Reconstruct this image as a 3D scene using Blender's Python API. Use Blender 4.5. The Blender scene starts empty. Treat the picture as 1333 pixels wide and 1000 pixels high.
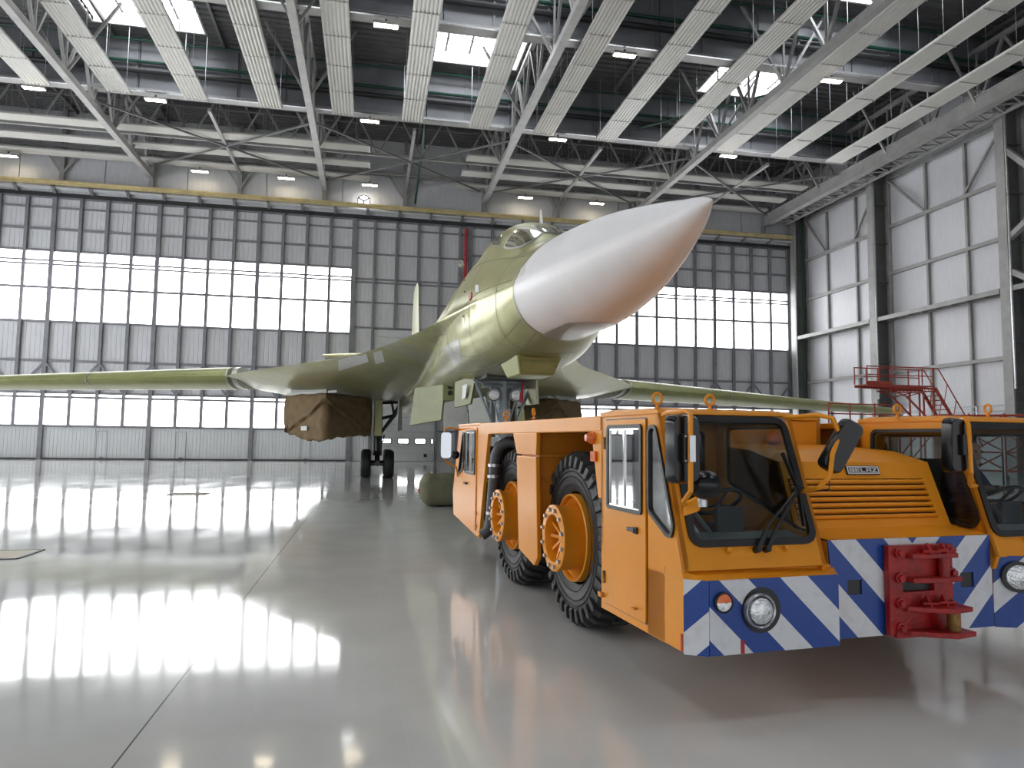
import bpy, bmesh, math, random
from mathutils import Vector, Matrix
from mathutils.bvhtree import BVHTree
random.seed(7)
SC = bpy.context.scene
COL = SC.collection
PI = math.pi
# ------------------------------------------------------------------ camera
FPX, EYE = 925.0, Vector((0.0, 0.0, 1.85))
YAW, PITCH, ROLL = math.radians(11.25), math.radians(4.48), math.radians(0.74)
_f = Vector((math.sin(YAW)*math.cos(PITCH), math.cos(YAW)*math.cos(PITCH), math.sin(PITCH)))
_r = Vector((math.cos(YAW), -math.sin(YAW), 0)); _u = _r.cross(_f)
_r2 = _r*math.cos(ROLL) + _u*math.sin(ROLL); _u2 = -_r*math.sin(ROLL) + _u*math.cos(ROLL)
cd = bpy.data.cameras.new('camera'); cam = bpy.data.objects.new('camera', cd); COL.objects.link(cam)
cd.sensor_width = 36.0; cd.lens = 36.0*FPX/1333.0; cd.clip_end = 400; cd.clip_start = 0.05
cam.matrix_world = Matrix(((_r2.x, _u2.x, -_f.x, EYE.x), (_r2.y, _u2.y, -_f.y, EYE.y), (_r2.z, _u2.z, -_f.z, EYE.z), (0, 0, 0, 1)))
SC.camera = cam

def pix_ray(px, py):
    return (_f + _r2*((px-666.5)/FPX) - _u2*((py-500)/FPX))
# ------------------------------------------------------------------ world and light
W = bpy.data.worlds.new('overcast'); SC.world = W; W.use_nodes = True
bg = W.node_tree.nodes['Background']; bg.inputs[0].default_value = (0.86, 0.93, 1.0, 1); bg.inputs[1].default_value = 1.0
SC.view_settings.view_transform = 'Standard'; SC.view_settings.look = 'None'
SC.view_settings.gamma = 1.0; SC.view_settings.use_curve_mapping = False
SC.view_settings.exposure = 0.82
WINDOW_E, SKYLIGHT_E = 5.0, 7.0
SC.cycles.use_denoising = True
SC.cycles.max_bounces = 7; SC.cycles.diffuse_bounces = 4; SC.cycles.glossy_bounces = 4; SC.cycles.transparent_max_bounces = 12
SC.cycles.sample_clamp_indirect = 6.0
SC.cycles.caustics_reflective = False; SC.cycles.caustics_refractive = False

def area(name, loc, rot, sx, sy, power, col=(1, 1, 1)):
    l = bpy.data.lights.new(name, 'AREA'); l.shape = 'RECTANGLE'; l.size = sx; l.size_y = sy; l.energy = power; l.color = col
    o = bpy.data.objects.new(name, l); COL.objects.link(o); o.location = loc; o.rotation_euler = rot
    return o
# ------------------------------------------------------------------ materials
def _nt(name):
    m = bpy.data.materials.new(name); m.use_nodes = True
    return m, m.node_tree.nodes, m.node_tree.links, m.node_tree.nodes['Principled BSDF']

def mat(name, col, rough=0.5, metal=0.0, var=0.06, scale=3.0, bump=0.0, bscale=40.0, coat=0.0, stretch=(1, 1, 1), col2=None, rvar=0.08, spec=0.5):
    """painted or bare surface: colour with soft procedural variation, roughness variation and fine relief"""
    m, N, L, b = _nt(name)
    b.inputs['Metallic'].default_value = metal; b.inputs['Specular IOR Level'].default_value = spec
    b.inputs['Coat Weight'].default_value = coat; b.inputs['Coat Roughness'].default_value = 0.08
    tc = N.new('ShaderNodeTexCoord'); mp = N.new('ShaderNodeMapping'); mp.inputs['Scale'].default_value = stretch
    L.new(tc.outputs['Object'], mp.inputs[0])
    n = N.new('ShaderNodeTexNoise'); n.inputs['Scale'].default_value = scale; n.inputs['Detail'].default_value = 6; n.inputs['Roughness'].default_value = 0.6
    L.new(mp.outputs[0], n.inputs['Vector'])
    r = N.new('ShaderNodeValToRGB'); r.color_ramp.elements[0].position = 0.32; r.color_ramp.elements[1].position = 0.68
    c2 = col2 if col2 else tuple(c*(1-var*2) for c in col)
    r.color_ramp.elements[0].color = (*c2, 1); r.color_ramp.elements[1].color = (*[min(1, c*(1+var)) for c in col], 1)
    L.new(n.outputs['Fac'], r.inputs[0]); L.new(r.outputs[0], b.inputs['Base Color'])
    mr = N.new('ShaderNodeMapRange'); mr.inputs[3].default_value = max(0.02, rough-rvar); mr.inputs[4].default_value = min(1, rough+rvar)
    L.new(n.outputs['Fac'], mr.inputs[0]); L.new(mr.outputs[0], b.inputs['Roughness'])
    if bump:
        n2 = N.new('ShaderNodeTexNoise'); n2.inputs['Scale'].default_value = bscale; n2.inputs['Detail'].default_value = 4
        L.new(mp.outputs[0], n2.inputs['Vector'])
        bp = N.new('ShaderNodeBump'); bp.inputs['Strength'].default_value = bump; bp.inputs['Distance'].default_value = 0.02
        L.new(n2.outputs['Fac'], bp.inputs['Height']); L.new(bp.outputs[0], b.inputs['Normal'])
    return m

def emis(name, col, strength):
    m = bpy.data.materials.new(name); m.use_nodes = True; N = m.node_tree.nodes; L = m.node_tree.links
    N.remove(N['Principled BSDF']); e = N.new('ShaderNodeEmission'); e.inputs[0].default_value = (*col, 1); e.inputs[1].default_value = strength
    L.new(e.outputs[0], N['Material Output'].inputs[0]); return m

def glass(name, tint=(0.8, 0.85, 0.85), refl=1.0):
    """thin pane: tinted see-through with fresnel reflection"""
    m = bpy.data.materials.new(name); m.use_nodes = True; N = m.node_tree.nodes; L = m.node_tree.links
    N.remove(N['Principled BSDF']); t = N.new('ShaderNodeBsdfTransparent'); t.inputs[0].default_value = (*tint, 1)
    g = N.new('ShaderNodeBsdfGlossy'); g.inputs['Roughness'].default_value = 0.02
    g.inputs['Color'].default_value = (1, 1, 1, 1)
    fr = N.new('ShaderNodeFresnel'); fr.inputs[0].default_value = 1.5
    ge = N.new('ShaderNodeNewGeometry'); io = N.new('ShaderNodeMapRange'); io.inputs[3].default_value = 1.5; io.inputs[4].default_value = 1/1.5
    L.new(ge.outputs['Backfacing'], io.inputs[0]); L.new(io.outputs[0], fr.inputs[0])
    mu = N.new('ShaderNodeMath'); mu.operation = 'MULTIPLY'; mu.inputs[1].default_value = refl; mu.use_clamp = True
    mx = N.new('ShaderNodeMixShader'); L.new(fr.outputs[0], mu.inputs[0]); L.new(mu.outputs[0], mx.inputs[0])
    L.new(t.outputs[0], mx.inputs[1]); L.new(g.outputs[0], mx.inputs[2]); L.new(mx.outputs[0], N['Material Output'].inputs[0])
    return m
# ------------------------------------------------------------------ mesh helpers
class MB:
    def __init__(s): s.v = []; s.f = []; s.mi = []; s.cur = 0
    def add(s, vs, fs):
        k = len(s.v); s.v += [tuple(p) for p in vs]; s.f += [tuple(i+k for i in f) for f in fs]; s.mi += [s.cur]*len(fs); return s
    def box(s, x0, x1, y0, y1, z0, z1):
        if x0 > x1: x0, x1 = x1, x0
        if y0 > y1: y0, y1 = y1, y0
        if z0 > z1: z0, z1 = z1, z0
        return s.add([(x0, y0, z0), (x1, y0, z0), (x1, y1, z0), (x0, y1, z0), (x0, y0, z1), (x1, y0, z1), (x1, y1, z1), (x0, y1, z1)],
                     [(3, 2, 1, 0), (4, 5, 6, 7), (0, 1, 5, 4), (1, 2, 6, 5), (2, 3, 7, 6), (3, 0, 4, 7)])
    def prism(s, poly, d):
        """polygon (3-D points) swept by vector d"""
        n = len(poly); d = Vector(d); P = [Vector(p) for p in poly]
        nn = Vector((0, 0, 0))
        for i in range(n): nn += P[i].cross(P[(i+1) % n])
        if nn.dot(d) > 0: P = P[::-1]
        return s.add(P + [p+d for p in P], [tuple(range(n)), tuple(range(2*n-1, n-1, -1))] + [(i, i+n, (i+1) % n+n, (i+1) % n) for i in range(n)])
    def bar(s, a, b, w, h=None, up=(0, 0, 1)):
        a = Vector(a); b = Vector(b); h = w if h is None else h; d = (b-a).normalized(); up = Vector(up)
        if abs(d.dot(up)) > 0.98: up = Vector((0, 1, 0)) if abs(d.y) < .9 else Vector((1, 0, 0))
        x = d.cross(up).normalized(); y = x.cross(d).normalized()
        q = [x*sx*w/2+y*sy*h/2 for sx, sy in ((-1, -1), (1, -1), (1, 1), (-1, 1))]
        return s.add([a+p for p in q]+[b+p for p in q], [(0, 1, 2, 3), (7, 6, 5, 4), (0, 4, 5, 1), (1, 5, 6, 2), (2, 6, 7, 3), (3, 7, 4, 0)])
    def tube(s, pts, r, n=10, closed=False, r2=None):
        P = [Vector(p) for p in pts]; m = len(P); rings = []; prev = None
        for i in range(m):
            if closed: t = (P[(i+1) % m]-P[i-1]).normalized()
            else: t = (P[min(i+1, m-1)]-P[max(i-1, 0)]).normalized()
            if prev is None:
                ref = Vector((0, 0, 1)) if abs(t.z) < .9 else Vector((1, 0, 0)); x = t.cross(ref).normalized()
            else: x = (prev-t*prev.dot(t)).normalized()
            prev = x; y = t.cross(x); rr = r if not isinstance(r, (list, tuple)) else r[i]
            rings.append([P[i]+x*math.cos(2*PI*k/n)*rr+y*math.sin(2*PI*k/n)*rr for k in range(n)])
        vs = [p for rg in rings for p in rg]; fs = []
        for i in range(m if closed else m-1):
            j = (i+1) % m
            for k in range(n): fs.append((i*n+k, i*n+(k+1) % n, j*n+(k+1) % n, j*n+k))
        if not closed: fs += [tuple(range(n))[::-1], tuple((m-1)*n+k for k in range(n))]
        return s.add(vs, fs)
    def cyl(s, a, b, r, n=16): return s.tube([a, b], r, n)
    def lathe(s, prof, o, axis, n=32, cap=True):
        """prof: (distance along axis, radius) points; o: origin"""
        o = Vector(o); ax = Vector(axis).normalized(); ref = Vector((0, 0, 1)) if abs(ax.z) < .9 else Vector((1, 0, 0))
        x = ax.cross(ref).normalized(); y = ax.cross(x); m = len(prof)
        vs = [o+ax*a+(x*math.cos(2*PI*k/n)+y*math.sin(2*PI*k/n))*r for a, r in prof for k in range(n)]
        fs = [(i*n+k, (i+1)*n+k, (i+1)*n+(k+1) % n, i*n+(k+1) % n) for i in range(m-1) for k in range(n)]
        if cap and prof[0][1] > 1e-4: fs.append(tuple(range(n)))
        if cap and prof[-1][1] > 1e-4: fs.append(tuple((m-1)*n+k for k in range(n))[::-1])
        return s.add(vs, fs)
    def loft(s, rings, closed=True, cap=True):
        n = len(rings[0]); m = len(rings); vs = [p for r in rings for p in r]; fs = []
        for i in range(m-1):
            for k in range(n if closed else n-1):
                fs.append((i*n+k, i*n+(k+1) % n, (i+1)*n+(k+1) % n, (i+1)*n+k))
        if cap and closed: fs += [tuple(range(n))[::-1], tuple((m-1)*n+k for k in range(n))]
        return s.add(vs, fs)
    def sphere(s, c, r, n=12, m=8, sc=(1, 1, 1)):
        c = Vector(c); prof = []
        rings = []
        for i in range(m+1):
            t = PI*i/m; rr = max(math.sin(t)*r, 1e-4); z = -math.cos(t)*r
            rings.append([c+Vector((math.cos(2*PI*k/n)*rr*sc[0], math.sin(2*PI*k/n)*rr*sc[1], z*sc[2])) for k in range(n)])
        return s.loft(rings)
    def mesh(s, name, mats, smooth=None):
        me = bpy.data.meshes.new(name); me.from_pydata([tuple(p) for p in s.v], [], s.f)
        if not isinstance(mats, (list, tuple)): mats = [mats]
        for m in mats: me.materials.append(m)
        if len(mats) > 1: me.polygons.foreach_set('material_index', s.mi)
        bm = bmesh.new(); bm.from_mesh(me); bmesh.ops.recalc_face_normals(bm, faces=bm.faces); bm.to_mesh(me); bm.free()
        if smooth:
            me.polygons.foreach_set('use_smooth', [True]*len(me.polygons)); me.set_sharp_from_angle(angle=math.radians(smooth))
        me.update(); return me
    def build(s, name, mats, parent=None, smooth=None, bevel=0, loc=None):
        return put(name, s.mesh(name, mats, smooth), parent, loc, bevel=bevel)

def put(name, me, parent=None, loc=None, rot=None, bevel=0, scale=None):
    o = bpy.data.objects.new(name, me); COL.objects.link(o)
    if parent is not None: o.parent = parent
    if loc is not None: o.location = loc
    if rot is not None: o.rotation_euler = rot
    if scale is not None: o.scale = scale
    if bevel:
        md = o.modifiers.new('bevel', 'BEVEL'); md.width = bevel; md.segments = 2; md.limit_method = 'ANGLE'; md.angle_limit = math.radians(35)
        md.harden_normals = False
    return o

def tag(o, label=None, cat=None, group=None, kind=None):
    if label: o['label'] = label
    if cat: o['category'] = cat
    if group: o['group'] = group
    if kind: o['kind'] = kind
    return o

def thing(name, label, cat, loc=(0, 0, 0), rz=0.0, group=None, kind=None):
    o = bpy.data.objects.new(name, None); COL.objects.link(o); o.location = loc; o.rotation_euler = (0, 0, rz)
    o.empty_display_size = 0.3
    return tag(o, label, cat, group, kind)

def rrect(w, h, r, n=5):
    """rounded rectangle outline centred on 0,0"""
    out = []
    for cx, cy, a0 in ((w/2-r, h/2-r, 0), (-w/2+r, h/2-r, 90), (-w/2+r, -h/2+r, 180), (w/2-r, -h/2+r, 270)):
        for k in range(n+1):
            a = math.radians(a0+90*k/n); out.append((cx+r*math.cos(a), cy+r*math.sin(a)))
    return out

def roundpoly(P, r, n=5):
    """round the corners of a planar polygon given as 2-D points"""
    out = []; m = len(P)
    for i in range(m):
        p = Vector(P[i]); a = (Vector(P[i-1])-p); b = (Vector(P[(i+1) % m])-p); ri = r[i] if isinstance(r, (list, tuple)) else r
        d = min(ri, a.length*.45, b.length*.45); a = a.normalized()*d; b = b.normalized()*d
        for k in range(n+1):
            t = k/n; out.append(tuple(p + a*(1-t)**2 + b*t**2))
    return out

ORD = ['first', 'second', 'third', 'fourth', 'fifth', 'sixth', 'seventh', 'eighth', 'ninth', 'tenth', 'eleventh', 'twelfth', 'thirteenth']
# ================================================================== the hall
XL, XR, YB, YF, ZR = -32.0, 38.24, 57.7, -14.0, 26.3
m_steel = mat('grey_steel_frame', (0.20, 0.20, 0.225), 0.45, 0.0, 0.1, 2.0)
m_beam = mat('primed_beam_steel', (0.31, 0.305, 0.30), 0.5, 0.0, 0.1, 1.2)
m_beamd = mat('dark_beam_steel', (0.16, 0.16, 0.16), 0.55, 0.0, 0.1, 1.2)
m_clad = mat('grey_cladding', (0.57, 0.58, 0.61), 0.42, 0.0, 0.04, 0.8, stretch=(6, 1, 1))
m_cladlow = mat('grey_lower_cladding', (0.56, 0.58, 0.60), 0.4, 0.0, 0.03, 0.8, stretch=(8, 1, 1))
m_white = mat('white_wall_panel', (0.58, 0.58, 0.615), 0.45, 0.0, 0.03, 1.0, stretch=(1, 6, 1))
m_deck = mat('dark_roof_deck', (0.10, 0.10, 0.105), 0.5, 0.0, 0.12, 0.7)
m_girder = mat('grey_girder_cladding', (0.19, 0.195, 0.215), 0.4, 0.0, 0.1, 0.35)
m_radiant = mat('radiant_panel_paint', (0.48, 0.47, 0.445), 0.34, 0.0, 0.03, 0.8)
m_day = emis('daylit_window_pane', (0.97, 0.99, 1.0), WINDOW_E)
m_sky = emis('daylit_skylight_pane', (0.92, 0.96, 1.0), SKYLIGHT_E)
m_lamp = emis('lamp_diode', (1.0, 0.86, 0.62), 22.0)
m_yellow = mat('yellowish_rail', (0.62, 0.52, 0.28), 0.35, 0.3, 0.1, 1.5)
m_green = mat('green_pipe_paint', (0.008, 0.05, 0.032), 0.4)
m_black = mat('black_matt', (0.02, 0.02, 0.022), 0.45)
m_red = mat('red_paint', (0.42, 0.02, 0.03), 0.4)
m_galv = mat('galvanised_metal', (0.55, 0.56, 0.58), 0.3, 0.8, 0.1, 6)

# floor ---------------------------------------------------------------
def floor_material():
    m, N, L, b = _nt('polished_floor')
    tc = N.new('ShaderNodeTexCoord')
    def noise(scale, stretch=(1, 1, 1), detail=5):
        mp = N.new('ShaderNodeMapping'); mp.inputs['Scale'].default_value = stretch; L.new(tc.outputs['Object'], mp.inputs[0])
        n = N.new('ShaderNodeTexNoise'); n.inputs['Scale'].default_value = scale; n.inputs['Detail'].default_value = detail; L.new(mp.outputs[0], n.inputs['Vector']); return n
    n1 = noise(0.12, detail=3); n2 = noise(1.2)
    r = N.new('ShaderNodeValToRGB'); r.color_ramp.elements[0].position = .3; r.color_ramp.elements[1].position = .7
    r.color_ramp.elements[0].color = (0.54, 0.54, 0.52, 1); r.color_ramp.elements[1].color = (0.65, 0.65, 0.635, 1)
    L.new(n1.outputs['Fac'], r.inputs[0])
    r2 = N.new('ShaderNodeValToRGB'); r2.color_ramp.elements[0].position = .25; r2.color_ramp.elements[1].position = .6
    r2.color_ramp.elements[0].color = (0.9, 0.9, 0.88, 1); r2.color_ramp.elements[1].color = (1, 1, 1, 1); L.new(n2.outputs['Fac'], r2.inputs[0])
    mx = N.new('ShaderNodeMix'); mx.data_type = 'RGBA'; mx.blend_type = 'MULTIPLY'; mx.inputs[0].default_value = 1
    L.new(r.outputs[0], mx.inputs[6]); L.new(r2.outputs[0], mx.inputs[7])
    # saw-cut joints
    sx = N.new('ShaderNodeSeparateXYZ'); L.new(tc.outputs['Object'], sx.inputs[0])
    def joint(out, period, off, w):
        a = N.new('ShaderNodeMath'); a.operation = 'ADD'; a.inputs[1].default_value = 600 - off; L.new(out, a.inputs[0])
        mo = N.new('ShaderNodeMath'); mo.operation = 'MODULO'; mo.inputs[1].default_value = period; L.new(a.outputs[0], mo.inputs[0])
        lt = N.new('ShaderNodeMath'); lt.operation = 'LESS_THAN'; lt.inputs[1].default_value = w; L.new(mo.outputs[0], lt.inputs[0]); return lt
    j1 = joint(sx.outputs['X'], 12.0, -1.36, 0.012)
    # long curved scratches and tyre marks
    wv = N.new('ShaderNodeTexVoronoi'); wv.feature = 'DISTANCE_TO_EDGE'; wv.inputs['Scale'].default_value = 0.55
    mp = N.new('ShaderNodeMapping'); mp.inputs['Scale'].default_value = (1, 0.12, 1); mp.inputs['Rotation'].default_value = (0, 0, -0.25); L.new(tc.outputs['Object'], mp.inputs[0]); L.new(mp.outputs[0], wv.inputs['Vector'])
    l2 = N.new('ShaderNodeMapRange'); l2.inputs[1].default_value = 0.0; l2.inputs[2].default_value = 0.004; l2.inputs[3].default_value = 0.18; l2.inputs[4].default_value = 0; L.new(wv.outputs['Distance'], l2.inputs[0])
    mj = N.new('ShaderNodeMix'); mj.data_type = 'RGBA'; L.new(j1.outputs[0], mj.inputs[0]); L.new(mx.outputs[2], mj.inputs[6]); mj.inputs[7].default_value = (0.12, 0.12, 0.12, 1)
    ms = N.new('ShaderNodeMix'); ms.data_type = 'RGBA'; L.new(l2.outputs[0], ms.inputs[0]); L.new(mj.outputs[2], ms.inputs[6]); ms.inputs[7].default_value = (0.66, 0.66, 0.63, 1)
    L.new(ms.outputs[2], b.inputs['Base Color'])
    n3 = noise(0.9, (1, .5, 1), 6); mr = N.new('ShaderNodeMapRange'); mr.inputs[1].default_value = .3; mr.inputs[2].default_value = .7; mr.inputs[3].default_value = 0.04; mr.inputs[4].default_value = 0.11
    L.new(n3.outputs['Fac'], mr.inputs[0]); L.new(mr.outputs[0], b.inputs['Roughness'])
    n4 = noise(0.8, (1, 1, 1), 3); bp = N.new('ShaderNodeBump'); bp.inputs['Strength'].default_value = 0.10; bp.inputs['Distance'].default_value = 0.02
    L.new(n4.outputs['Fac'], bp.inputs['Height']); L.new(bp.outputs[0], b.inputs['Normal'])
    b.inputs['IOR'].default_value = 1.5; b.inputs['Specular IOR Level'].default_value = 0.62
    return m
fl = MB().box(XL-.4, XR+.4, YF-.4, YB+.6, -0.3, 0).build('floor', floor_material()); tag(fl, 'polished pale grey epoxy floor of the hangar', 'floor', kind='structure')

# sliding door leaves ---------------------------------------------------
COLW = 29.1/16
ROWS = [0.0, 2.43, 4.54, 4.86, 7.22, 10.12, 12.65, 14.38, 14.67, 15.43, 17.06, 18.69, 19.46]
PANE = {1, 2, 5, 6, 7, 8}
def leaf_meshes(w, h, zmats):
    pass
_cache = {}
def cbox(name, w, d, h, m):
    k = (name, round(w, 3), round(d, 3), round(h, 3), m.name)
    if k not in _cache: _cache[k] = MB().box(-w/2, w/2, -d/2, d/2, 0, h).mesh(name, m)
    return _cache[k]
def ribbed(name, w, h, m, n=5):
    """cladding sheet with shallow vertical ribs, facing -Y"""
    k = ('rib', name, round(w, 3), round(h, 3))
    if k not in _cache:
        b = MB(); pts = []
        for i in range(n):
            x0 = -w/2+w*i/n; s = w/n
            pts += [(x0+.004, 0), (x0+s*.12, -.018), (x0+s*.88, -.018), (x0+s-.004, 0)]
        b.prism([(x, y, 0) for x, y in [(-w/2, .05)]+pts+[(w/2, .05)]], (0, 0, h)); _cache[k] = b.mesh(name, m)
    return _cache[k]
def door_leaf(n, x0, label, flip=1):
    t = thing('door_%d' % n, label, 'hangar door', (x0, YB, 0), kind='structure')
    for c in range(5):
        x = c*COLW; xx = x + (0.07 if c == 0 else -0.07 if c == 4 else 0)
        z0 = .02 if c in (0, 4) else 2.4; put('mullion', cbox('mullion', 0.15 if c in (0, 4) else .22, 0.26, 19.62-z0, m_steel), t, (xx, -.14, z0))
    for i, z in enumerate(ROWS[1:]):
        hh = .12 if i in (6, 7, 10) else .17
        put('rail', cbox('rail', COLW*4-.28, 0.14, hh, m_steel), t, (COLW*2, -.09, z-hh/2))
    for c in range(4):
        for i in range(1, len(ROWS)-1):
            w = COLW-.2; h = ROWS[i+1]-ROWS[i]-.09
            if i in PANE: put('window_pane', cbox('window_pane', w, .03, h, m_day), t, (COLW*(c+.5), -.02, ROWS[i]+.045))
            else: put('panel', ribbed('panel', w, h, m_clad), t, (COLW*(c+.5), -.03, ROWS[i]+.045))
    # solid foot of the leaf, with a small wicket door cut in it
    wk = 1 if n % 2 else 2
    put('panel', ribbed('foot_panel', COLW*2-.13, 2.3, m_cladlow, 14), t, (COLW*1+.06, -.04, .06))
    put('panel', ribbed('foot_panel', COLW*2-.13, 2.3, m_cladlow, 14), t, (COLW*3-.06, -.04, .06))
    wd = MB(); a = COLW*(wk)+.1
    wd.box(a-.02, a, -.09, -.05, .1, 2.1).box(a+.72, a+.74, -.09, -.05, .1, 2.1).box(a, a+.72, -.09, -.05, 2.08, 2.1).box(a+.25, a+.5, -.1, -.05, .12, .2)
    wd.build('wicket_door', m_steel, t)
    put('bottom_rail', cbox('bottom_rail', COLW*4-.02, .2, .1, m_black), t, (COLW*2, -.12, 0.0))
    for c, s in ((0, 1), (2, -1), (2, 1), (4, -1)):
        b = MB(); b.bar((c*COLW, -.24, 7.1), ((c+s)*COLW-s*.1, -.24, 5.0), .14, .1, (0, 1, 0)); b.build('brace', m_steel, t)
    return t
side = ['leftmost', 'second from the left', 'third from the left', 'fourth from the left, ending at the plain centre leaf']
for k in range(4):
    door_leaf(k+1, -1.67-29.1+7.275*k, 'sliding hangar door leaf with glazed bands, ' + side[k])
sideR = ['glazed hangar door leaf directly right of the red pipe, behind the nose', 'glazed hangar door leaf behind the white nose cone tip', 'glazed hangar door leaf second from the right corner', 'glazed hangar door leaf touching the right corner column']
for k in range(4):
    door_leaf(k+6, 7.8+7.275*k, sideR[k])
# plain centre leaf with a sectional vehicle door
cl = thing('door_5', 'plain unglazed centre door leaf with an inset sectional vehicle door', 'hangar door', (0, YB, 0), kind='structure')
CX = [-1.67, -.02, 1.73, 3.5, 5.25, 6.9, 7.8]; CR = [0.0, 2.43, 4.7, 6.2, 8.4, 10.65, 12.7, 14.33, 14.6, 16.67, 18.77, 19.4]
for i, x in enumerate(CX):
    w = .22 if i in (0, 6) else .17
    z0 = 10.6 if i in (2, 3) else 0.02
    put('mullion', cbox('mullion', w, .26, 19.6-z0, m_steel), cl, (x + (.11 if i == 0 else -.11 if i == 6 else 0), -.14, z0))
for z in CR[1:]:
    if z < 10: 
        put('rail', cbox('rail', 1.5, .14, .12, m_steel), cl, (-.85, -.09, z-.06)); put('rail', cbox('rail', 2.4, .14, .12, m_steel), cl, (6.55, -.09, z-.06))
    else: put('rail', cbox('rail', 9.2, .14, .12, m_steel), cl, (3.06, -.09, z-.06))
for c in range(6):
    for i in range(len(CR)-1):
        if 1 <= c <= 3 and i < 5: continue
        w = CX[c+1]-CX[c]-.14; put('panel', ribbed('panel', w, CR[i+1]-CR[i]-.1, m_clad), cl, ((CX[c]+CX[c+1])/2, -.03, CR[i]+.05))
for k in range(18):
    s = MB(); s.box(.08, 5.15, -.07, -.02, k*.585+.03, k*.585+.60); s.build('door_section', m_cladlow, cl, bevel=.02)
for xc in (1.27, 2.66, 4.01, 4.95):
    f = MB(); f.prism([(xc+a, -.1, 1.63+b) for a, b in rrect(.92 if xc < 4.5 else .2, .46, .08)], (0, .05, 0)); fo = f.build('window_frame', m_black, cl)
    g = MB(); g.prism([(xc+a, -.115, 1.63+b) for a, b in rrect(.78 if xc < 4.5 else .1, .32, .06)], (0, .03, 0)); g.build('pane', m_day, fo)
MB().box(4.3, 4.55, -.12, -.07, .35, .62).build('vent_plate', m_black, cl)
# header and door runway over the leaves
hd = MB(); hd.box(XL, XR, YB-.35, YB+.3, 19.62, 20.0); hd.box(XL, 36.9, YB-.9, YB-.35, 19.95, 20.05)
tag(hd.build('trim_1', m_clad), 'grey header beam over the sliding hangar doors', 'beam', kind='structure')
tag(MB().box(XL, 36.9, YB-.5, YB-.36, 19.45, 19.72).build('trim_2', m_black), 'black guide channel along the top of the hangar doors', 'beam', kind='structure')
rr = thing('crane_rail', 'long yellowish lit crane rail above the hangar doors', 'rail', (0, YB-1.1, 20.1), kind='structure')
MB().box(XL, 36.9, -.12, .12, .22, .34).build('rail_head', m_yellow, rr); MB().box(XL, 36.9, -.03, .03, .0, .22).build('rail_web', m_yellow, rr)
_bk = MB().bar((0, .05, -.02), (0, .75, -.42), .2, .18).mesh('bracket', m_beamd)
for k in range(27): put('bracket', _bk, rr, (-31+2.53*k, 0, 0))
# cladding above the header, posts
wb = MB(); wb.box(XL, XR, YB+.1, YB+.4, 0, ZR); wbo = tag(wb.build('wall_back', m_clad), 'grey clad back wall above the hangar doors, with an added unseen backing behind them', 'wall', kind='structure')  # lower part added behind the leaves to keep outside light out
for k in range(12):
    x0 = -31.9+5.85*k
    MB().box(x0, x0+5.78, YB-.02, YB+.1, 20.5, 23.2).build('panel', m_clad, wbo)
pw = cbox('post', .3, .3, 5.6, m_beam)
for x in (-29.3, -23.1, -16.9, -10.5, -4.1, 2.3, 8.8, 15.2, 21.7, 28.1, 34.5): put('post', pw, wbo, (x, YB-.25, 20.6))
for x in (-23.1, -10.5, 2.3, 15.2, 28.1):
    for s in (-1, 1): MB().bar((x, YB-.3, 21.2), (x+s*1.6, YB-.3, 23.6), .14).build('brace', m_beam, wbo)
rv = thing('round_vent_window', 'round white porthole with three dark spokes above the doors', 'window', (-.98, YB-.75, 20.75))
MB().lathe([(0, .52), (.06, .52), (.06, .44), (0, .44)], (0, 0, 0), (0, -1, 0), 32, cap=False).build('frame', m_black, rv)
MB().lathe([(0, .46), (.02, .46)], (0, 0, 0), (0, -1, 0), 32).build('pane', m_day, rv)
for a in (90, 210, 330): MB().bar((0, -.04, 0), (.46*math.cos(math.radians(a)), -.05, -.46*math.sin(math.radians(a))), .11).build('spoke', m_black, rv)
tag(MB().tube([(7.35, YB-.42, .02), (7.35, YB-.42, 19.2)], .12, 12).build('standpipe', m_red, smooth=40), 'tall red standpipe between the centre leaf and the right doors', 'pipe')

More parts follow.
